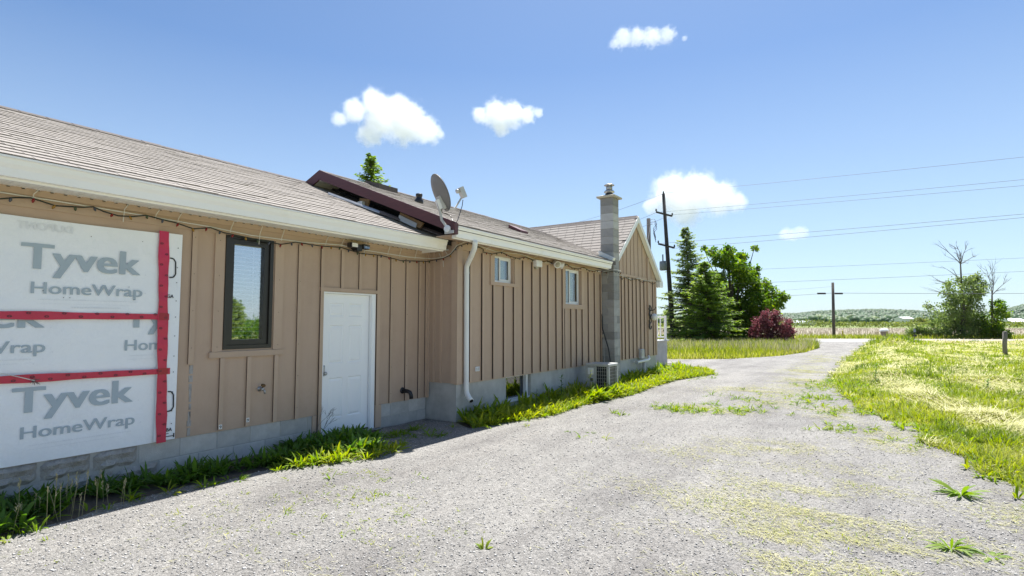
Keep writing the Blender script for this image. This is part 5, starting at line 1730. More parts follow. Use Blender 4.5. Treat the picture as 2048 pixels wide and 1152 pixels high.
# alarm box and flood lamp on the main house
ab = empty("alarm_box", (-5.58, 9.31, 2.76), "white plastic alarm box under the house gutter left of the round lamp", "alarm box")
MB().bbox(HX + .02, HX + .11, 9.20, 9.43, 2.715, 2.85, .01).build("housing", M['vinyl'], ab)
MB().bbox(HX + .02, HX + .07, 9.26, 9.34, 2.67, 2.713, .006).build("bracket", M['cap'], ab)
MB().box(HX + .1105, HX + .113, 9.33, 9.41, 2.74, 2.82).build("cover", M['paper'], ab)
rl = empty("flood_lamp", (-5.55, 10.07, 2.85), "white round twin lamp under the house gutter left of the tall window", "flood light")
MB().lathe((HX + .02, 10.08, 2.86), [(0.06, 0), (0.06, .03), (.02, .04)], (1, 0, 0), 16).build("base", M['vinyl'], rl)
for dy, ax in ((-.10, (.75, -.55, -.35)), (.12, (.7, .6, -.35))):
    lh = MB().lathe((HX + .08, 10.07 + dy * .5, 2.85), [(0.025, -.03), (0.045, .0), (0.07, .06), (.078, .12), (.07, .125), (.01, .118)], ax, 18).build("lamp_head", M['vinyl'], rl, True)
    c_ = Vector((HX + .08, 10.07 + dy * .5, 2.85)) + Vector(ax).normalized() * .119
    MB().lathe(c_, [(0.062, 0), (0.062, .004), (.0, .012)], ax, 18).build("lens", M['cap'], lh, True)

# hose tap, pipe elbow, outlet, stickers
tap = empty("hose_tap", (GX, 3.874, .79), "brass and dark hose tap on the brown wall below the dark window", "tap")
MB().lathe((GX + .001, 3.874, .79), [(0.032, 0), (0.032, .006), (.014, .01), (.014, .055), (.02, .06), (.02, .075), (.01, .078)], (1, 0, 0), 14).build("spout", M['steel'], tap, True)
MB().tube([(GX + .05, 3.874, .79), (GX + .085, 3.885, .775), (GX + .095, 3.89, .735)], .013, 8).build("outlet", M['steel'], tap, True)
MB().lathe((GX + .06, 3.874, .805), [(.008, 0), (.008, .03), (.028, .032), (.028, .042), (.005, .045)], (.5, 0, .85), 12).build("handle", pm('tap_handle', (.16, .09, .03), None, 4, .4), tap)
vp = empty("drain_pipe", (GX, 6.31, .49), "black plastic pipe elbow sticking out of the brown wall right of the door", "pipe")
MB().tube([(GX - .02, 6.30, .52), (GX + .10, 6.31, .515), (GX + .155, 6.315, .50), (GX + .175, 6.32, .455), (GX + .178, 6.322, .40)], .032, 12).build("pipe", M['blackplastic'], vp, True)
MB().lathe((GX + .001, 6.30, .52), [(.05, 0), (.05, .012), (.034, .02)], (1, 0, 0), 14).build("flange", M['blackplastic'], vp)
ot = empty("outdoor_socket", (HX, 7.40, .81), "small white outdoor socket low on the wall right of the downspout", "socket")
MB().bbox(HX + .001, HX + .018, 7.345, 7.46, .775, .85, .003).build("plate", M['vinyl'], ot)
MB().box(HX + .0185, HX + .022, 7.36, 7.395, .785, .84).build("cover", M['lightgrey'], ot)
MB().box(HX + .0185, HX + .022, 7.41, 7.445, .785, .84).build("cover", M['lightgrey'], ot)
for y, z, w_ in ((3.395, .405, "left"), (3.721, .435, "right")):
    st_ = empty("number_sticker", (GX + bt, y, z), "small white sticker with a 9 low on the %s batten below the dark window" % ("first" if w_ == "left" else "second"), "sticker")
    MB().box(GX + bt + .0005, GX + bt + .002, y - .018, y + .018, z - .022, z + .028).build("sticker", M['paper'], st_)
    text_part("9", y - .011, y + .011, z - .014, z + .02, GX + bt + .003, M['ink'], st_, .02, name="number")

# gable wall fittings
hk = empty("hose_hanger", (HX + .06, 15.86, 1.75), "black wrought hose hanger on the wide batten of the gable wall", "hose hanger")
mb = MB()
hx = HX + .055
mb.box(hx, hx + .015, 15.82, 15.88, 1.40, 2.12)
for z, s_ in ((2.02, 1), (1.84, -1), (1.66, 1), (1.48, -1)):
    pts_ = [(hx + .02, 15.85 + s_ * .10 * math.sin(t * .7), z + .08 * math.cos(t * .7)) for t in range(8)]
    mb.tube(pts_, .016, 6)
mb.tube([(hx, 15.85, 1.95), (hx + .16, 15.84, 1.98), (hx + .2, 15.84, 2.06)], .014, 6)
mb.build("scrollwork", M['blackplastic'], hk)
gl = empty("globe_light", (HX + .1, 16.04, 1.77), "round white globe lamp on the gable wall beside the hose hanger", "wall lamp")
MB().lathe((HX + .02, 16.06, 1.77), [(.06, 0), (.06, .03), (.03, .04)], (1, 0, 0), 14).build("base", M['lightgrey'], gl)
MB().lathe((HX + .12, 16.06, 1.66), [(.02, 0), (.075, .03), (.10, .09), (.10, .14), (.07, .19), (.01, .21)], (0, 0, 1), 18).build("globe", M['vinyl'], gl, True)
mbx = empty("meter_box", (HX + .05, 15.05, .65), "small grey utility box at the bottom of the gable wall siding", "utility box")
MB().bbox(HX + .022, HX + .12, 14.98, 15.20, .57, .84, .012).build("housing", M['lightgrey'], mbx)
MB().box(HX + .121, HX + .126, 15.0, 15.18, .66, .82).build("lid", M['acpaint'], mbx)
gp = empty("gas_pipe", (HX + .1, 15.1, .3), "white pipe with an elbow running along the foundation under the utility box", "pipe")
MB().tube([(HX + .08, 14.45, .50), (HX + .16, 14.50, .50), (HX + .16, 15.35, .515), (HX + .15, 15.50, .55), (HX + .10, 15.56, .62)], .035, 10).build("pipe", M['white'], gp, True)
MB().tube([(HX + .12, 15.15, .50), (HX + .12, 15.15, .02)], .05, 10).build("riser", M['lightgrey'], gp, True)
MB().lathe((HX + .16, 14.44, .50), [(.05, 0), (.05, .06)], (0, 1, 0), 12).build("coupling", M['lightgrey'], gp)
mb = MB().tube([(HX - .02, 12.47, 1.92), (HX + .05, 12.44, 1.75), (HX + .06, 12.43, 1.45), (-5.42, 12.42, .95), (-5.33, 12.38, .45)], .014, 6)
tag(mb.build("black_hose", M['blackplastic']), "black cable hanging along the chimney down to the air conditioner", "cable")
kn = empty("wall_cap", (HX + .08, 12.455, 1.27), "small round cream cap on the chimney edge above the air conditioner", "wall cap")
MB().lathe((-5.585, 12.499, 1.27), [(.045, 0), (.045, .02), (.03, .03), (.005, .032)], (0, -1, 0), 16).build("cover", M['cap'], kn, True)
mb = MB().tube([(-5.57, 12.47, 1.22), (-5.56, 12.46, .8), (-5.54, 12.46, .3)], .006, 6)
mb.build("cord", M['lightgrey'], kn)

# air conditioner
ac = empty("air_conditioner", (-5.0, 11.3, 0), "light grey outdoor air conditioner unit standing in the weeds before the chimney", "air conditioner")
ax0, ax1, ay0, ay1, az0, az1 = -5.36, -4.80, 11.0, 11.52, .05, .68
MB().bbox(ax0 - .03, ax1 + .03, ay0 - .03, ay1 + .03, 0, az0, .01).build("pad", M['concrete'], ac)
MB().bbox(ax0, ax1, ay0, ay1, az1 - .045, az1 + .02, .012).build("top_panel", M['acpaint'], ac)
MB().bbox(ax0, ax0 + .26, ay0, ay0 + .03, az0, az1 - .047, .004).build("side_panel", M['acpaint'], ac)
for (x, y) in ((ax1 - .06, ay0 + .001), (ax1 - .06, ay1 - .06), (ax0, ay1 - .06)):
    MB().bbox(x, x + .06, y, y + .06, az0, az1 - .047, .006).build("corner_post", M['acpaint'], ac)
MB().bbox(ax0, ax1, ay0 + .03, ay1, az0, az0 + .06, .004).build("base_pan", M['acpaint'], ac)
MB().box(ax0 + .03, ax1 - .055, ay0 + .05, ay1 - .03, az0 + .06, az1 - .05).build("coil", M['blackplastic'], ac)
mb = MB()
for z in np.arange(az0 + .10, az1 - .06, .075):
    mb.box(ax0 + .26, ax1 - .06, ay0 + .012, ay0 + .018, z, z + .006)
    mb.box(ax1 - .018, ax1 - .012, ay0 + .06, ay1 - .06, z, z + .006)
for x in np.arange(ax0 + .30, ax1 - .06, .05):
    mb.box(x, x + .005, ay0 + .018, ay0 + .023, az0 + .06, az1 - .05)
for y in np.arange(ay0 + .09, ay1 - .06, .05):
    mb.box(ax1 - .023, ax1 - .018, y, y + .005, az0 + .06, az1 - .05)
mb.build("grille", M['acpaint'], ac)
MB().box(ax0 + .06, ax0 + .20, ay0 - .004, ay0 - .001, az1 - .22, az1 - .08).build("data_label", M['paper'], ac)
MB().lathe((ax0 + .16, ay0 - .001, az0 + .30), [(.03, 0), (.03, .02), (.012, .03)], (0, -1, 0), 12).build("service_valve", M['blackplastic'], ac)
MB().tube([(ax0 + .05, ay0 + .0, .16), (ax0 - .02, ay0 - .05, .14), (ax0 - .15, ay0 + .2, .12), (HX + .02, ay0 + .4, .15)], .035, 8).build("refrigerant_line", M['blackplastic'], ac, True)

# white cable with clips, string of coloured lights
wc = [(-1.0, 2.745), (0.4, 2.738), (1.405, 2.724), (1.917, 2.717), (2.531, 2.704), (3.196, 2.686), (3.674, 2.655), (4.364, 2.66), (5.017, 2.695), (5.427, 2.672), (6.339, 2.660), (6.76, 2.678)]
path = [(GX + .045, y, z) for y, z in wc] + [(-6.185, 6.815, 2.676), (-6.05, 6.81, 2.672), (-5.876, 6.81, 2.682), (-5.72, 6.80, 2.73), (-5.60, 6.80, 2.85), (HX + .06, 6.98, 2.93), (HX + .05, 7.15, 2.955), (HX + .035, 7.35, 2.925), (HX + .035, 7.90, 2.87), (HX + .035, 8.75, 2.915), (HX + .035, 9.53, 2.83), (HX + .035, 10.7, 2.865), (HX + .035, 12.32, 2.855), (-5.52, 12.47, 2.87), (-5.28, 12.47, 2.90), (-5.27, 12.60, 2.91), (-5.28, 12.9, 2.90), (HX + .05, 13.4, 2.88), (HX + .05, 14.45, 2.80), (HX + .05, 15.0, 2.865), (HX + .08, 15.6, 2.835), (HX + .07, 16.55, 2.88)]
wcab = empty("white_cable", (GX + .04, 3, 2.70), "white cable clipped along the top of the brown walls under the gutters", "cable")
MB().tube(path, .0065, 6).build("cable", M['whitecable'], wcab)
for i, y in enumerate((-.3, .5, 1.62, 2.33, 2.62, 2.84, 3.42, 3.78, 4.08, 4.75, 5.02, 5.43, 5.9, 6.15, 6.5)):
    z = np.interp(y, [p[0] for p in wc], [p[1] for p in wc])
    MB().tube([(GX + .05, y, z - (.10 if i % 4 == 3 else .02)), (GX + .06, y + .004, z + .03), (GX + .07, y + .03, 2.785)], .004, 5).build("clip", M['whitecable'], wcab)
for y in (7.6, 8.05, 8.9, 9.2, 9.75):
    MB().tube([(HX + .045, y, 2.87), (HX + .07, y + .02, 2.91), (HX + .10, y + .06, 2.928)], .004, 5).build("clip", M['whitecable'], wcab)
for (p, q) in (((-5.95, 6.815, 2.68), (-6.0, 6.815, 2.76)), ((-5.80, 6.815, 2.70), (-5.86, 6.815, 2.78)), ((-5.90, 6.82, 2.52), (-5.905, 6.815, 2.69)), ((-5.45, 12.48, 2.70), (-5.43, 12.475, 2.87))):
    MB().tube([p, q], .004, 5).build("clip", M['whitecable'], wcab)

ls = empty("light_string", (GX + .05, 3, 2.66), "string of small coloured bulbs on a dark green wire looped under the gutters", "string lights")
lt = [(-1.0, 2.70), (-.4, 2.66), (.2, 2.70), (.8, 2.66), (1.406, 2.665), (1.503, 2.695), (1.604, 2.712), (1.784, 2.673), (1.992, 2.695), (2.071, 2.715), (2.155, 2.685), (2.283, 2.662), (2.414, 2.675), (2.526, 2.708), (2.669, 2.690), (2.819, 2.675), (3.002, 2.635), (3.191, 2.675), (3.335, 2.640), (3.544, 2.625), (4.07, 2.590), (4.283, 2.645), (4.668, 2.640), (5.002, 2.660), (5.363, 2.612), (5.752, 2.625), (6.174, 2.585), (6.693, 2.620), (6.80, 2.63)]
lp = [Vector((GX + .055, y, z)) for y, z in lt] + [Vector((-6.15, 6.80, 2.64)), Vector((-5.9, 6.80, 2.655)), Vector((-5.73, 6.79, 2.70)), Vector((-5.58, 6.79, 2.83)), Vector((HX + .07, 7.1, 2.935)), Vector((HX + .05, 7.5, 2.87))]
yy = 7.5
while yy < 12.3:
    lp.append(Vector((HX + .05, yy, 2.845 + (.035 if int(yy * 2.4) % 2 else -.02) + random.uniform(-.012, .012)))); yy += .28
lp += [Vector((-5.5, 12.46, 2.84)), Vector((-5.28, 12.46, 2.86)), Vector((-5.26, 12.9, 2.86)), Vector((HX + .07, 13.4, 2.84))]
yy = 13.7
while yy < 16.6:
    lp.append(Vector((HX + .07, yy, 2.80 + (.03 if int(yy * 2.4) % 2 else -.03)))); yy += .3
MB().tube(lp, .007, 5).build("wire", M['cable'], ls)
bv = [MB().lathe((0, 0, 0), [(.009, .012), (.011, 0), (.017, -.010), (.016, -.026), (.008, -.042), (.001, -.048)], seg=8).mesh("bulb", bm_, True) for bm_ in BULB]
for bme in bv:
    bme.materials.append(M['cable'])
random.seed(5)
acc = 0.0; last = 0; cnt_ = 0
for p, q in zip(lp, lp[1:]):
    L = (q - p).length
    t = 0.0
    while acc + (L - t) >= .155:
        t += .155 - acc; acc = 0.0
        pos = p.lerp(q, t / L)
        o = link("bulb", bv[cnt_ % 4 if random.random() < .8 else random.randrange(4)], ls, pos + Vector((.004, 0, -.006)))
        o.scale = (.72, .72, .72) if pos.y < 6.85 else (.6, .6, .6)
        o.rotation_euler = (random.uniform(-.5, .5), random.uniform(-.4, .5), 0)
        cnt_ += 1
    acc += L - t

# ================================================================ poles, wires, posts
def px_at(x, y, dep):
    """point seen at picture position x, y, dep metres in front of the camera (used only to survey the far things)"""
    f = 1085.0; th = R(3.639); ps = R(33.625)
    F = Vector((-math.sin(ps) * math.cos(th), math.cos(ps) * math.cos(th), math.sin(th))); Rr = Vector((math.cos(ps), math.sin(ps), 0)); U = Rr.cross(F)
    return Vector((0, 0, CAM_H)) + (F * f + Rr * (x - 1024) + U * (576 - y)) * (dep / f)


up_ = empty("utility_pole", (-13.0, 42.0, 0), "tall dark leaning utility pole with two crossarms and a grey transformer behind the spruce", "utility pole", "poles of the power line")
ptop = Vector((-13.19, 41.0, 11.53)); pb = Vector((-12.9, 41.9, 0))
pole_ax = (ptop - pb)
def on_pole(z): return pb + pole_ax * (z / pole_ax.z)
MB().tube([pb, on_pole(6), ptop], [.19, .16, .12], 12).build("pole", M['darkpole'], up_, True)
RG = Vector((RGT[0], RGT[1], 0))
for z in (9.95, 7.5):
    c_ = on_pole(z) + Vector((0, -.14, 0)); e1, e2 = c_ - RG * .62 + Vector((0, 0, .16)), c_ + RG * .62 - Vector((0, 0, .16))
    MB().tube([e1, e2], .075, 8).build("crossarm", M['darkpole'], up_)
    for e in (e1, e2):
        MB().lathe(e + Vector((0, 0, .05)), [(.04, 0), (.07, .06), (.05, .10), (.06, .16), (.03, .2)], seg=10).build("insulator", M['blackplastic'], up_)
MB().lathe(ptop, [(.05, 0), (.07, .06), (.05, .1), (.06, .16), (.03, .22)], seg=10).build("insulator", M['blackplastic'], up_)
tc_ = px_at(1326, 531, 41.5)
MB().lathe(tc_ - Vector((0, 0, .38)), [(.2, 0), (.26, .03), (.26, .65), (.22, .72), (.05, .74)], seg=18).build("transformer", M['bluegrey'], up_, True)
MB().tube([tc_ + Vector((0, 0, .3)), tc_ + Vector((0, 0, .85))], .05, 8).build("bushing", M['blackplastic'], up_)
MB().tube([on_pole(5.6), tc_ - Vector((0, 0, .2))], .05, 6).build("bracket", M['darkpole'], up_)

p2 = empty("utility_pole", (-15.6, 44.3, 0), "dark pole top with looped wires just behind the white gable edge", "utility pole", "poles of the power line")
t2 = px_at(1297, 437, 46)
MB().tube([(t2.x, t2.y, 0), t2], [.2, .16], 10).build("pole", M['darkpole'], p2, True)
for k in range(3):
    s0 = t2 + Vector((.15, 0, -.15 - .2 * k))
    MB().tube([s0, s0 + RG * .35 + Vector((0, 0, .1)), s0 + RG * .55 + Vector((0, 0, -.35)), s0 + RG * .25 + Vector((0, 0, -.7)), s0 + RG * .45 + Vector((0, 0, -1.5))], .022, 5).build("drop_wire", M['blackplastic'], p2)

p3 = empty("utility_pole", (-3.4, 63.3, 0), "short grey wooden pole with two cable splices across the road", "utility pole", "poles of the power line")
t3 = px_at(1665.5, 565, 55); b3 = px_at(1668, 678, 55)
MB().tube([(b3.x, b3.y, -.1), t3], [.15, .125], 12).build("pole", M['pole'], p3, True)
for (xa, xb) in ((1635, 1651), (1670, 1685)):
    MB().tube([px_at(xa, 587, 54.6), px_at(xb, 587, 54.6)], .09, 8).build("splice_case", M['blackplastic'], p3)
MB().lathe((b3.x + .9 * RG.x, b3.y + .9 * RG.y, 0), [(.07, 0), (.07, .75), (.02, .8)], seg=10).build("yellow_guard", pm('yellow_marker', (.62, .5, .05), None, 4, .5), p3)


def wire(a, b, sag, label, r=.017):
    r *= .62
    n = 26
    pts_ = []
    for i in range(n + 1):
        t = i / n
        p = a.lerp(b, t); p.z -= sag * 4 * t * (1 - t)
        pts_.append(p)
    mb = MB().tube(pts_, r, 5)
    o = mb.build("power_line", M['wire'])
    return tag(o, label, "power line", "overhead lines along the road")


def ext(x0, y0, d0, x1, y1, d1, t=1.35):
    a = px_at(x0, y0, d0); b = px_at(x1, y1, d1)
    return a, a + (b - a) * t


a, b = ext(1330, 386, 42, 2048, 312, 33); wire(a, b, .08, "topmost wire running right from the very top of the tall dark pole")
a, b = ext(1313, 425, 42, 2048, 357, 33); wire(a, b, .08, "second wire from the top, from the left end of the tall pole's upper crossarm")
a, b = ext(1339, 430, 42, 2048, 369, 33); wire(a, b, .08, "third wire from the top, from the right end of the tall pole's upper crossarm")
a, b = ext(1319, 487, 42, 2048, 426, 33); wire(a, b, .08, "upper wire of the close pair leaving the lower crossarm to the right", .02)
a, b = ext(1344, 497, 42, 2048, 433, 33); wire(a, b, .08, "lower wire of the close pair leaving the lower crossarm to the right", .02)
a, b = ext(1336, 545, 42, 2048, 514, 38); wire(a, b, .08, "thin wire crossing the sky just above the bare treetop's middle at the right", .015)
a, b = ext(1337, 572, 42, 2048, 541, 38); wire(a, b, .08, "thin wire crossing the dead tree just above its leafy crown", .017)
a, b = ext(1666, 586, 55, 2048, 586, 50); wire(a, b, .05, "black cable running right from the short grey pole through the leafy tree", .03)
wire(px_at(1666, 586, 55), px_at(1380, 598, 62), .1, "cable running left from the short grey pole to behind the maple", .028)
wire(px_at(1666, 573, 55), px_at(1380, 590, 62), .1, "thin upper wire running left from the top of the short grey pole", .014)
wire(px_at(1330, 386, 42), px_at(1060, 464, 62), .4, "wire running left from the pole top, passing behind the chimney", .02)
wire(px_at(1313, 425, 42), px_at(1120, 480, 62), .4, "wire running left from the upper crossarm to behind the steep wing roof", .02)
wire(px_at(1339, 430, 42), px_at(1180, 478, 60), .4, "lower wire running left from the crossarm's right end behind the wing roof", .02)
wire(px_at(1300, 452, 46), Vector((-6.2, 16.7, 3.1)), .25, "service wire dropping from the dark pole to the white gable corner", .012)

# wooden post, mailbox post, marker
wp = empty("fence_post", (4.7, 31.5, 0), "lone weathered round wooden post in the mown grass at the right edge", "post")
bpos = px_at(2011, 719, 24); tpos = px_at(2010, 664, 24)
MB().tube([(bpos.x, bpos.y, -.2), (bpos.x, bpos.y, .6), (tpos.x, tpos.y, tpos.z)], [.088, .085, .08], 12).build("post", M['postwood'], wp, True)
MB().lathe((tpos.x, tpos.y, tpos.z - .01), [(.083, 0), (.07, .03), (.01, .045)], seg=12).build("top", M['postwood'], wp)
mbp = px_at(1771, 680, 50)
mp_ = empty("roadside_pedestal", (mbp.x, mbp.y, 0), "short brown tapered pedestal with a rounded white top across the road", "pedestal")
MB().lathe((mbp.x, mbp.y, -.05), [(.20, 0), (.19, .25), (.26, .5), (.30, .72), (.31, .86)], (-.09, .05, 1), 10).build("body", pm('rusty_brown', (.26, .19, .155), (.15, .11, .09), 5, .85), mp_, True)
MB().lathe((mbp.x - .07, mbp.y + .04, .79), [(.36, 0), (.37, .06), (.33, .17), (.22, .26), (.05, .30)], (-.05, 0, 1), 12).build("rounded_top", M['paper'], mp_, True)
rfp = px_at(1830, 681, 51)
rf = empty("marker_post", (rfp.x, rfp.y, 0), "thin dark marker post with a small plate right of the mailbox", "marker post")
MB().tube([(rfp.x, rfp.y, 0), (rfp.x, rfp.y, .95)], .03, 6).build("post", M['blackplastic'], rf)
MB().box(rfp.x - .09, rfp.x + .09, rfp.y - .06, rfp.y - .04, .70, 1.0).build("plate", M['bluegrey'], rf)
MB().box(rfp.x - .12, rfp.x + .12, rfp.y - .07, rfp.y - .045, .28, .45).build("plate", M['blackplastic'], rf)


# ================================================================ trees
def leaf_clumps(centres, radii, n_each, size, tints, prof=(.35, 1, 0), el_sd=.7):
    C = np.repeat(centres, n_each, 0); rr = np.repeat(radii, n_each)
    n = len(C)
    v = rng.normal(0, 1, (n, 3)); v /= np.linalg.norm(v, axis=1)[:, None]
    P = C + v * (rr * rng.random(n) ** .45)[:, None]
    t = np.clip(np.repeat(tints, n_each) + rng.normal(0, .16, n), 0, 1)
    V, Q, T, nv = strips(P, rng.random(n) * 6.28, rng.normal(-.1, el_sd, n), np.full(n, .15), size * (.6 + .8 * rng.random(n)), size * .75 * (.6 + .8 * rng.random(n)), list(prof), rng.normal(0, .9, n))
    return V, Q, T, nv, t


def crown_tree(name, label, base_px, dep, lobes, leaf, mat, trunk_r, clump_den=9.0, leaves=26, dens=1.0, trunk_mat='bark', group=None, limbs=True, clump_r=.34, cat="tree", depth_k=.9):
    """broadleaf tree: trunk, limbs to each lobe of the crown, leaf clumps spread over the lobes' shells.
    lobes: (right, up, radius) in picture pixels at the tree's distance"""
    k = dep / 1085.0
    B = px_at(base_px[0], base_px[1], dep); B.z = 0
    r_ = empty(name, tuple(B), label, cat, group)
    FV = Vector((FWD[0], FWD[1], 0))
    tr = MB()
    CC, RR = [], []
    rad0 = max(l[2] for l in lobes) * k
    for (u, v, rad) in lobes:
        x = (u - base_px[0]) * k; z = (base_px[1] - v) * k
        off = random.uniform(-1, 1) * depth_k * max(0.0, rad0 * 1.2 - rad * k * .5)
        c_ = B + RG * x + FV * off + Vector((0, 0, z))
        if limbs:
            mid_ = B + Vector((0, 0, z * .45)) + RG * x * .3 + FV * off * .3
            tr.tube([B + Vector((0, 0, max(.1, z * .18))), mid_, c_], [trunk_r * .55, trunk_r * .35, trunk_r * .12], 6)
        m_ = max(4, int(clump_den * dens * (rad * k) ** 2 * 12))
        d_ = rng.normal(0, 1, (m_, 3)); d_ /= np.linalg.norm(d_, axis=1)[:, None]
        rr_ = rad * k * (.35 + .65 * rng.random(m_) ** .5)
        pts_ = np.array(c_)[None] + d_ * rr_[:, None] * np.array([1, 1, .92])[None]
        pts_ = pts_[pts_[:, 2] > .15]
        CC.append(pts_); RR.append(np.full(len(pts_), clump_r * (.6 + .5 * min(1, rad * k))))
        if limbs:
            for p in pts_[:: max(1, len(pts_) // 7)]:
                tr.tube([c_, Vector(p)], [trunk_r * .12, trunk_r * .04], 4)
    tr.tube([B - Vector((0, 0, .1)), B + Vector((0, 0, .8)) + RG * .03, B + Vector((0, 0, (base_px[1] - min(l[1] for l in lobes)) * k * .6))], [trunk_r * 1.2, trunk_r * .9, trunk_r * .35], 9)
    tr.build("trunk", M[trunk_mat], r_)
    CC = np.concatenate(CC); RR = np.concatenate(RR)
    tints = .25 + .5 * rng.random(len(CC))
    strip_obj("crown", [leaf_clumps(CC, RR, leaves, leaf, tints)], M[mat], r_)
    return r_


crown_tree("maple_tree", "full round leafed green tree between the spruces and the dark red bush", (1468, 690), 42,
           [(1438, 522, 20), (1452, 536, 20), (1476, 552, 24), (1500, 545, 22), (1428, 560, 18), (1418, 582, 18), (1440, 590, 22), (1470, 590, 28), (1500, 580, 26), (1522, 585, 24), (1540, 606, 18), (1512, 612, 28),
            (1480, 625, 30), (1450, 622, 26), (1425, 625, 20), (1538, 632, 18), (1515, 645, 24), (1445, 655, 26), (1490, 655, 26), (1424, 506, 9), (1430, 494, 6), (1443, 508, 8), (1457, 510, 9), (1463, 500, 5), (1483, 514, 11), (1485, 500, 6),
            (1507, 512, 9), (1511, 499, 5), (1527, 550, 9), (1531, 538, 5), (1551, 596, 8), (1558, 604, 5), (1556, 622, 6), (1475, 675, 22), (1518, 560, 10)],
           .19, 'maple', .17, 5.2, 22, clump_r=.30, depth_k=1.6)
crown_tree("red_bush", "dark red leaved bush at the edge of the gravel drive bend", (1546, 692), 38,
           [(1522, 648, 17), (1543, 640, 18), (1562, 652, 18), (1578, 660, 13), (1515, 668, 15), (1540, 668, 20), (1568, 675, 17), (1584, 648, 6), (1551, 628, 7), (1527, 628, 7), (1588, 672, 8)],
           .12, 'red', .07, 10, 22, clump_r=.24, cat="bush")


def spruce(label, base_px, top_px, dep, half, mat, seed, nbr=150, gap=.25, droop=.25, name="spruce_tree", zmin=.25, power=.8, group="spruces beside the drive"):
    k = dep / 1085.0
    B = px_at(*base_px, dep); B.z = 0
    T_ = px_at(*top_px, dep)
    H = T_.z
    r_ = empty(name, tuple(B), label, "tree", group)
    rr = random.Random(seed)
    tr = MB()
    tr.tube([B - Vector((0, 0, .1)), B.lerp(T_, .5), T_], [.17 * H / 9, .09 * H / 9, .012], 9)
    P = []; A = []; E = []; L = []; W = []; TT = []
    for i in range(nbr):
        f_ = (i + rr.random()) / nbr
        z = zmin + (H - zmin) * f_ ** .95
        c0 = B.lerp(T_, z / H)
        l = half * k * ((1 - z / H) ** power) * rr.uniform(.55, 1.12) + .10
        if rr.random() < gap: l *= .55
        az = rr.random() * 6.283
        dirv = Vector((math.cos(az), math.sin(az), 0))
        up0 = .30 - .45 * (1 - z / H) + rr.uniform(-.1, .1)
        pts_ = []
        m_ = max(4, int(l / .13))
        for j in range(m_ + 1):
            s = j / m_
            pts_.append(c0 + dirv * l * s + Vector((0, 0, l * (up0 * s - droop * s * s + .22 * s ** 3))))
        tr.tube(pts_[::max(1, m_ // 3)] + [pts_[-1]], [.03 * (1 - .8 * q / 4) * (.4 + l / 3) for q in range(len(pts_[::max(1, m_ // 3)]) + 1)], 4)
        bt_ = rr.uniform(.15, .6)
        for j in range(1, m_ + 1):
            s = j / m_
            for sd in (-1, 1, -1, 1, 0):
                P.append(pts_[j] + Vector((rr.uniform(-.05, .05), rr.uniform(-.05, .05), rr.uniform(-.05, .03))))
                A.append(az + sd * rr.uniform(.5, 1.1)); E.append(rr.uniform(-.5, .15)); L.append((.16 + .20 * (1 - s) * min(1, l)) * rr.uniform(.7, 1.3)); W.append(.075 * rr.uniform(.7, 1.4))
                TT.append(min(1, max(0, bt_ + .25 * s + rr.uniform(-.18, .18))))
    # leader
    for j in range(14):
        P.append(B.lerp(T_, 1 - .012 * j)); A.append(rr.random() * 6.28); E.append(.7); L.append(.13); W.append(.05); TT.append(.5)
    tr.build("trunk", M['bark'], r_)
    a_ = np.array
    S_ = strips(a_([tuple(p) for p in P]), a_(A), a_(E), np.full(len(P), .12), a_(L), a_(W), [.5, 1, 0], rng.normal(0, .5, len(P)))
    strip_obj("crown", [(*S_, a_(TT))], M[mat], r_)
    return r_


spruce("tall thin dark spruce with a bare upper trunk at the corner of the house", (1384, 690), (1371, 455), 41, 84, 'spruce', 3, 330, .4)
spruce("short bright green spruce right in front of the tall thin one", (1422, 692), (1408, 524), 38.0, 82, 'sprucebright', 4, 300, .12, power=.75)
spruce("small dark spruce left of the tall one beside the porch", (1345, 690), (1342, 590), 43, 34, 'spruce', 6, 90, .2)
spruce("pointed conifer whose top shows behind the garage roof left of the dish", (748, 640), (741, 309), 30, 165, 'sprucebright', 8, 420, .2, droop=.15, power=.9, group=None)
crown_tree("backyard_tree", "leafy tree behind the roof, only twig tips showing beside the dish", (880, 640), 30, [(838, 402, 9), (860, 430, 16), (925, 430, 9), (944, 434, 6), (900, 448, 22), (870, 480, 40)], .11, 'yellowgreen', .14, 8, 22, clump_r=.2)
crown_tree("garden_tree", "round tree reflected in the dark garage window", (0, 0), 1, [(0, 0, 1)], .15, 'ash', .1, 6, 30) if False else None


def bare_tree(parent_mb, p, dv, L, r_, dep, rr, spread=.45):
    """crooked dead limb with side twigs along it"""
    n = 5
    pts_ = [p.copy()]; cur = dv.normalized()
    for i in range(n):
        cur = (cur + Vector((rr.uniform(-.16, .16), rr.uniform(-.16, .16), rr.uniform(-.08, .12)))).normalized()
        pts_.append(pts_[-1] + cur * (L / n))
    parent_mb.tube(pts_, [r_ * (1 - .16 * i) for i in range(n + 1)], 5)
    if dep:
        for s in range(rr.choice((3, 4, 5)) if dep > 1 else 3):
            i = rr.randint(1, n - 1)
            ax = (pts_[i + 1] - pts_[i]).normalized()
            sd = ax.cross(Vector((rr.uniform(-1, 1), rr.uniform(-1, 1), rr.uniform(-1, 1)))).normalized()
            nd = (ax * .75 + sd * rr.uniform(.4, .8) + Vector((0, 0, .15))).normalized()
            bare_tree(parent_mb, pts_[i], nd, L * rr.uniform(.35, .6), r_ * .5, dep - 1, rr, spread)


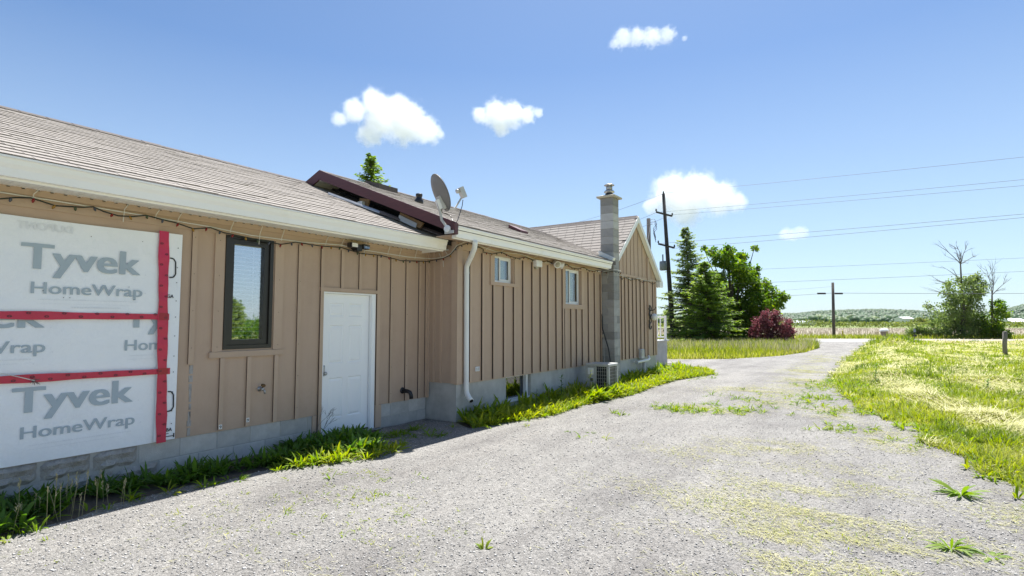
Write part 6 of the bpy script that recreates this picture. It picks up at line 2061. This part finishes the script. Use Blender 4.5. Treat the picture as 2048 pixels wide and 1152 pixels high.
at_ = crown_tree("half_dead_tree", "leafy tree with a bare dead top across the road, taller of the two", (1925, 677), 54,
                 [(1905, 592, 24), (1937, 578, 20), (1888, 622, 20), (1928, 620, 27), (1955, 592, 14), (1900, 650, 27), (1945, 648, 26), (1920, 662, 26), (1883, 664, 14), (1950, 556, 9), (1962, 625, 14), (1875, 612, 9), (1946, 560, 12), (1926, 562, 11), (1962, 574, 10), (1908, 566, 9)], .19, 'ash', .14, 3.5, 20, .9, clump_r=.42)
mb = MB(); rr = random.Random(21)
k54 = 54 / 1085
p0 = px_at(1926, 677, 54); p0.z = 0
p1 = px_at(1923, 570, 54); p2_ = px_at(1921, 528, 54)
mb.tube([p0, p0.lerp(p1, .5) + RG * .15, p1, p2_], [.20, .16, .085, .055], 8)
for (x, y) in ((1884, 494), (1906, 492), (1921, 490), (1936, 492), (1952, 508)):
    e = px_at(x, y, 54 + rr.uniform(-1, 1)); bare_tree(mb, p2_, (e - p2_).normalized(), (e - p2_).length * 1.0, .045, 2, rr)
for (x0, y0, x, y) in ((1923, 560, 1884, 535), (1922, 572, 1868, 566), (1923, 600, 1862, 580)):
    s_ = px_at(x0, y0, 54); e = px_at(x, y, 54 + rr.uniform(-1, 1)); bare_tree(mb, s_, (e - s_).normalized(), (e - s_).length * 1.0, .038, 2, rr)
mb.build("dead_branches", M['deadbark'], at_)
at2 = crown_tree("half_dead_tree", "smaller leafy tree with a bare dead top, right beside the taller one", (1985, 677), 53,
                 [(1990, 622, 15), (1984, 648, 22), (2003, 660, 12), (1997, 606, 8), (1975, 665, 14), (1992, 668, 14)], .20, 'maple', .12, 4.5, 24, clump_r=.4)
mb = MB()
p0 = px_at(1985, 677, 53); p0.z = 0; p1 = px_at(1984, 590, 53)
mb.tube([p0, p1], [.13, .06], 7)
for (x, y) in ((1976, 530), (1988, 527), (2003, 545), (2019, 552)):
    e = px_at(x, y, 53 + rr.uniform(-1, 1)); bare_tree(mb, p1, (e - p1).normalized(), (e - p1).length * 1.0, .04, 2, rr)
mb.build("dead_branches", M['deadbark'], at2)
crown_tree("roadside_shrub", "pale green low shrub left of the half dead trees across the road", (1836, 678), 54, [(1826, 668, 9), (1845, 662, 10), (1858, 668, 10), (1868, 670, 8)], .17, 'ash', .05, 9, 24, cat="shrub")
crown_tree("yellow_green_tree", "round yellow green tree standing far off between the hedges", (1839, 652), 260, [(1830, 645, 8), (1842, 643, 9), (1850, 646, 6)], .8, 'yellowgreen', .25, .35, 24, clump_r=1.0)

for (x, y, h_, lab) in ((1752, 768, .55, "dark upright weed standing alone in the mown grass near the drive"), (1975, 790, .35, "small dark weed in the mown grass below the wooden post")):
    q_ = px_at(x, y, 1736.0 / (y - 645)); stem_weed(q_.x, q_.y, h_, lab, 'weed', .45, 26)

# ---------------------------------------------------------------- tree seen in the garage window's reflection, hedge behind it
def world_tree(name, label, x, y, lobes, leaf, mat, tr_r):
    r_ = empty(name, (x, y, 0), label, "tree")
    MB().tube([(x, y, -.1), (x + .1, y, 1.4), (x, y, lobes[0][2])], [tr_r, tr_r * .8, tr_r * .3], 8).build("trunk", M['bark'], r_)
    CC = []; RR = []
    for (dx, dy, z, rad) in lobes:
        m_ = int(60 * rad * rad)
        d_ = rng.normal(0, 1, (m_, 3)); d_ /= np.linalg.norm(d_, axis=1)[:, None]
        CC.append(np.array([x + dx, y + dy, z])[None] + d_ * (rad * (.3 + .7 * rng.random(m_) ** .5))[:, None]); RR.append(np.full(m_, .32))
    strip_obj("crown", [leaf_clumps(np.concatenate(CC), np.concatenate(RR), 22, leaf, .3 + .4 * rng.random(sum(len(c) for c in CC)))], M[mat], r_)
    return r_


world_tree("garden_tree", "round green tree beyond the lawn, mirrored in the dark garage window", 26.0, 20.6, [(0, 0, 2.2, 1.6), (.8, .4, 2.7, 1.0), (-.9, -.3, 1.7, 1.2)], .2, 'ash', .16)

hg = empty("hedge", (34, 24, 0), "dark hedge beyond the side lawn, mirrored low in the garage window", "hedge")
CC = np.column_stack([32 + 6 * rng.random(700), 12 + 26 * rng.random(700), .3 + 1.5 * rng.random(700)])
strip_obj("foliage", [leaf_clumps(CC, np.full(700, .5), 16, .25, .3 + .4 * rng.random(700))], M['weed'], hg)

# ---------------------------------------------------------------- hills, woods, vineyard rows, far farm buildings
def ridge(u):
    """height of the ridge in metres by picture column (ridge 1500 m away)"""
    xs = [-3000, 900, 1300, 1590, 1640, 1700, 1760, 1830, 1880, 1960, 2000, 2048, 2150, 2400, 4200]
    ys = [640, 634, 632, 630, 625, 622.5, 621.5, 624, 629, 628, 624, 612, 604, 608, 630]
    return (645 - np.interp(u, xs, ys)) * 1500 / 1085


us = np.linspace(-2200, 4000, 260)
rows = [(700, 0.0), (850, .12), (1050, .42), (1250, .75), (1500, 1.0), (1900, .85), (2600, .2), (3600, -.05)]
V = []
for (D_, f_) in rows:
    lat = (us - 1024) / 1085 * D_
    z = np.maximum(-1.0, ridge(us) * f_) if f_ > 0 else np.full(len(us), -1.0)
    V.append(np.column_stack([FWD[0] * D_ + RGT[0] * lat, FWD[1] * D_ + RGT[1] * lat, z]))
V = np.concatenate(V); nu = len(us)
a = (np.arange(len(rows) - 1)[:, None] * nu + np.arange(nu - 1)[None]).ravel()
M['hill'] = pm('wooded_hill', (0.060, 0.095, 0.045), (0.035, 0.06, 0.03), .03, .95)
tag(link("hills", np_mesh("hills", V, np.stack([a, a + 1, a + nu + 1, a + nu], 1), None, M['hill'], smooth=True)), kind="structure")

t_ = (1 + 5 ** .5) / 2
ico = np.array([(-1, t_, 0), (1, t_, 0), (-1, -t_, 0), (1, -t_, 0), (0, -1, t_), (0, 1, t_), (0, -1, -t_), (0, 1, -t_), (t_, 0, -1), (t_, 0, 1), (-t_, 0, -1), (-t_, 0, 1)]) / 1.9
icof = np.array([(0, 11, 5), (0, 5, 1), (0, 1, 7), (0, 7, 10), (0, 10, 11), (1, 5, 9), (5, 11, 4), (11, 10, 2), (10, 7, 6), (7, 1, 8), (3, 9, 4), (3, 4, 2), (3, 2, 6), (3, 6, 8), (3, 8, 9), (4, 9, 5), (2, 4, 11), (6, 2, 10), (8, 6, 7), (9, 8, 1)])


def blobs(name, P, rad, tint, mat, tall=1.15):
    n = len(P)
    V = ico[None] * (rad[:, None, None]) * (.65 + .6 * rng.random((n, 12, 1)))
    V[:, :, 2] *= tall
    V = V + P[:, None, :]
    F_ = (np.arange(n) * 12)[:, None, None] + icof[None]
    tt = np.clip(np.repeat(tint, 12) + rng.normal(0, .1, n * 12), 0, 1)
    return tag(link(name, np_mesh(name, V, None, F_.reshape(-1, 3), mat, tt)), kind="stuff")


n = 9000
u = rng.uniform(1250, 2300, n); D_ = 720 + 820 * rng.random(n) ** .8
z = ridge(u) * np.interp(D_, [r_[0] for r_ in rows], [r_[1] for r_ in rows])
lat = (u - 1024) / 1085 * D_
P = np.column_stack([FWD[0] * D_ + RGT[0] * lat, FWD[1] * D_ + RGT[1] * lat, z + 1.5])
blobs("hill_wood", P, 3.0 + 3.4 * rng.random(n), np.clip(.12 + .3 * vnoise(u, D_ * .2, 40, 3) + rng.normal(0, .18, n), 0, 1), M['wood_far'])
# wood on the plain
n = 2600
u = rng.uniform(1250, 2300, n); D_ = 380 + 260 * rng.random(n)
keep = (vnoise(u, D_ * .3, 25, 8) > .34)
u, D_ = u[keep], D_[keep]; n = len(u)
lat = (u - 1024) / 1085 * D_
hgt_ = (2.2 + 3.6 * vnoise(u, D_, 30, 12)) * (.7 + .6 * rng.random(n))
P = np.column_stack([FWD[0] * D_ + RGT[0] * lat, FWD[1] * D_ + RGT[1] * lat, hgt_ * .55])
blobs("plain_wood", P, hgt_ * .62, np.clip(.45 + .5 * (vnoise(u, D_ * .3, 22, 15) - .4) + rng.normal(0, .16, n), 0, 1), M['wood_far'], 1.25)
# orchard hedges and vineyard rows beyond the field
sets = []
for (s0, t0, t1, h_, mm) in [(118 + 8 * i, -60, 24, 1.2, 0) for i in range(12)] + [(112 + 9 * i, 26, 62, 2.3, 1) for i in range(4)] + [(112 + 8 * i, 66, 190, 1.7, 2) for i in range(5)]:
    m_ = int((t1 - t0) * 16)
    t = rng.uniform(t0, t1, m_)
    XY = np.array([RP.x, RP.y])[None] + t[:, None] * np.array([road_e.x, road_e.y])[None] + (s0 + rng.normal(0, .4, m_))[:, None] * np.array([road_n.x, road_n.y])[None]
    P = np.column_stack([XY, .3 + (h_ - .3) * rng.random(m_)])
    sets.append((*strips(P, rng.random(m_) * 6.28, rng.normal(.3, .6, m_), np.zeros(m_), np.full(m_, .5), np.full(m_, .35), [.5, 1, 0], rng.normal(0, .8, m_)), np.clip((.62, .05, .25)[mm] + rng.normal(0, .2, m_), 0, 1)))
tag(strip_obj("vineyard_rows", sets, M['yellowgreen']), kind="stuff")


def barn(u, D_, w_, d_, h_, rise, wallmat, roofmat, label, along=True):
    c_ = px_at(u, 645, D_); c_.z = 0
    r_ = empty("farm_building", tuple(c_), label, "building")
    ex = RG * (w_ / 2); ey = Vector((FWD[0], FWD[1], 0)) * (d_ / 2); uz = Vector((0, 0, 1))
    MB().prism([c_ - ex - ey, c_ + ex - ey, c_ + ex + ey, c_ - ex + ey], uz * h_).build("wall", wallmat, r_)
    if along:
        MB().prism([c_ - ex * 1.05 - ey * 1.15 + uz * (h_ + .02), c_ - ex * 1.05 + uz * (h_ + rise), c_ - ex * 1.05 + ey * 1.15 + uz * (h_ + .02)], ex * 2.1).build("roof", roofmat, r_)
    else:
        MB().prism([c_ - ex * 1.1 - ey * 1.08 + uz * (h_ + .02), c_ - ey * 1.08 + uz * (h_ + rise), c_ + ex * 1.1 - ey * 1.08 + uz * (h_ + .02)], ey * 2.16).build("roof", roofmat, r_)
    dm = MB()
    for k in (-.55, -.05, .5):
        p = c_ + ex * k - ey * 1.004
        MB().prism([p, p + RG * w_ * .09, p + RG * w_ * .09 + uz * h_ * .6, p + uz * h_ * .6], -ey * .01).build("window", M['bluegrey'], r_)
    return r_


M['barnwhite'] = pm('white_barn_paint', (.72, .72, .72), (.62, .62, .62), .5, .6)
M['barnroof'] = pm('pale_barn_roof', (.50, .52, .56), (.42, .44, .48), .5, .5)
barn(1583, 300, 9, 8, 1.5, 1.2, M['barnwhite'], M['barnroof'], "long pale far building partly hidden by the red bush")
barn(1612, 290, 7.5, 9, 1.4, 1.3, M['barnwhite'], M['barnroof'], "small white gabled far house right of the red bush", False)
barn(1808, 360, 7, 8, 4.2, 1.2, M['barnwhite'], M['barnwhite'], "white roofed far farm building above the hedge left of the leafy tree")
barn(1950, 320, 22, 10, 2.8, 1.2, M['barnwhite'], M['barnroof'], "long white far barn glimpsed through the half dead tree")
barn(2026, 300, 9, 8, 1.8, 2.0, M['barnwhite'], M['barnwhite'], "white far building at the right edge of the photo")

# ================================================================ clouds and haze
def cloud(label, px, py, lobes, dens, scale=1.0, amp=.55, seed=0.0, dist=1000.0, thr=.0):
    """lobes: (right, up, radius) in picture pixels about px, py"""
    c_ = px_at(px, py, dist)
    k = dist / 1085.0
    U_ = 100.0
    xs = [l[0] for l in lobes]; ys = [l[1] for l in lobes]; rs = [l[2] for l in lobes]
    x0 = min(x - r_ for x, r_ in zip(xs, rs)) * k * 1.35; x1 = max(x + r_ for x, r_ in zip(xs, rs)) * k * 1.35
    z0 = min(y - r_ for y, r_ in zip(ys, rs)) * k * 1.45; z1 = max(y + r_ for y, r_ in zip(ys, rs)) * k * 1.45
    d_ = max(rs) * k * 1.3
    me = MB().box(x0, x1, -d_, d_, z0, z1)
    m = bpy.data.materials.new("cloud_vapour"); m.use_nodes = True; nt = m.node_tree
    nt.nodes.remove(nt.nodes["Principled BSDF"])
    tc = nt.nodes.new("ShaderNodeTexCoord")
    sc = nt.nodes.new("ShaderNodeVectorMath"); sc.operation = 'SCALE'; sc.inputs['Scale'].default_value = 1 / U_
    nt.links.new(tc.outputs['Object'], sc.inputs[0])
    # distort the position a little so that edges curl
    nz = nt.nodes.new("ShaderNodeTexNoise"); nz.inputs['Scale'].default_value = 3.2; nz.inputs['Detail'].default_value = 3
    of = nt.nodes.new("ShaderNodeVectorMath"); of.operation = 'ADD'; of.inputs[1].default_value = (seed * 3.1, seed * 7.7, seed)
    nt.links.new(sc.outputs[0], of.inputs[0]); nt.links.new(of.outputs[0], nz.inputs['Vector'])
    fld = None
    for (x, y, r_) in lobes:
        dd = nt.nodes.new("ShaderNodeVectorMath"); dd.operation = 'DISTANCE'
        dd.inputs[1].default_value = (x * k / U_, 0, y * k / U_)
        nt.links.new(sc.outputs[0], dd.inputs[0])
        ma = nt.nodes.new("ShaderNodeMath"); ma.operation = 'MULTIPLY_ADD'
        nt.links.new(dd.outputs['Value'], ma.inputs[0]); ma.inputs[1].default_value = -1 / (r_ * k / U_); ma.inputs[2].default_value = 1.0
        if fld is None: fld = ma.outputs[0]
        else:
            mx = nt.nodes.new("ShaderNodeMath"); mx.operation = 'SMOOTH_MAX'; mx.inputs[2].default_value = .25
            nt.links.new(fld, mx.inputs[0]); nt.links.new(ma.outputs[0], mx.inputs[1]); fld = mx.outputs[0]
    n2 = nt.nodes.new("ShaderNodeTexNoise"); n2.inputs['Scale'].default_value = 5.5 / scale; n2.inputs['Detail'].default_value = 8; n2.inputs['Roughness'].default_value = .68
    nt.links.new(of.outputs[0], n2.inputs['Vector'])
    mm = nt.nodes.new("ShaderNodeMath"); mm.operation = 'MULTIPLY_ADD'; mm.inputs[1].default_value = amp * 2.6; mm.inputs[2].default_value = -amp * 1.3 - .12 - thr
    nt.links.new(n2.outputs['Fac'], mm.inputs[0])
    ad = nt.nodes.new("ShaderNodeMath"); ad.operation = 'ADD'; nt.links.new(fld, ad.inputs[0]); nt.links.new(mm.outputs[0], ad.inputs[1])
    mr = nt.nodes.new("ShaderNodeMapRange"); mr.interpolation_type = 'SMOOTHSTEP'; mr.inputs[1].default_value = 0.0; mr.inputs[2].default_value = .5; mr.inputs[3].default_value = 0; mr.inputs[4].default_value = dens
    nt.links.new(ad.outputs[0], mr.inputs[0])
    v = nt.nodes.new("ShaderNodeVolumeScatter"); v.inputs['Color'].default_value = (1, 1, 1, 1); v.inputs['Anisotropy'].default_value = 0
    nt.links.new(mr.outputs[0], v.inputs['Density'])
    nt.links.new(v.outputs[0], nt.nodes['Material Output'].inputs['Volume'])
    m.cycles.volume_step_rate = .5
    o = me.build("cloud", m)
    o.location = c_; o.rotation_euler = (0, 0, R(33.625))
    return tag(o, label, "cloud", "small fair weather clouds")


CL = True
if CL:
    cloud("largest white cloud, over the roof left of the dish", 772, 235, [(-25, 30, 36), (-62, 14, 34), (-92, -4, 22), (-6, -2, 52), (40, -12, 56), (85, -28, 34), (24, 20, 34), (-30, -34, 34), (108, -36, 14)], .045, 1.0, .6, 1.0)
    cloud("small white cloud with a tail on its right, above the chimney's left", 1010, 232, [(-18, 4, 36), (14, 2, 34), (-50, 2, 22), (45, 2, 24), (66, 6, 14), (-8, -18, 30)], .055, .8, .6, 2.3)
    cloud("wispy thin cloud at the top of the sky", 1285, 76, [(-38, 0, 26), (-10, 2, 24), (20, 2, 26), (50, 6, 22), (-54, -10, 16), (84, 0, 8)], .04, .6, .8, 3.7)
    cloud("broad low white cloud behind the tall utility pole", 1388, 398, [(-40, 8, 58), (10, 14, 52), (52, 0, 46), (86, -6, 26), (-84, -16, 24), (-20, -16, 50)], .038, 1.2, .55, 4.1)
    cloud("faint small cloud low in the sky above the maple", 1588, 468, [(-14, 0, 20), (14, 2, 18), (0, -2, 18)], .028, .8, .6, 5.2)

HZ = True
if HZ:
    m = bpy.data.materials.new("thin_haze"); m.use_nodes = True; nt = m.node_tree
    nt.nodes.remove(nt.nodes["Principled BSDF"])
    v = nt.nodes.new("ShaderNodeVolumePrincipled"); v.inputs['Color'].default_value = (.93, .96, 1, 1); v.inputs['Density'].default_value = 0.24e-4; v.inputs['Anisotropy'].default_value = 0
    nt.links.new(v.outputs[0], nt.nodes['Material Output'].inputs['Volume'])
    tag(MB().box(-4300, 4300, -4300, 4300, -2.1, 95).build("haze", m), kind="stuff")
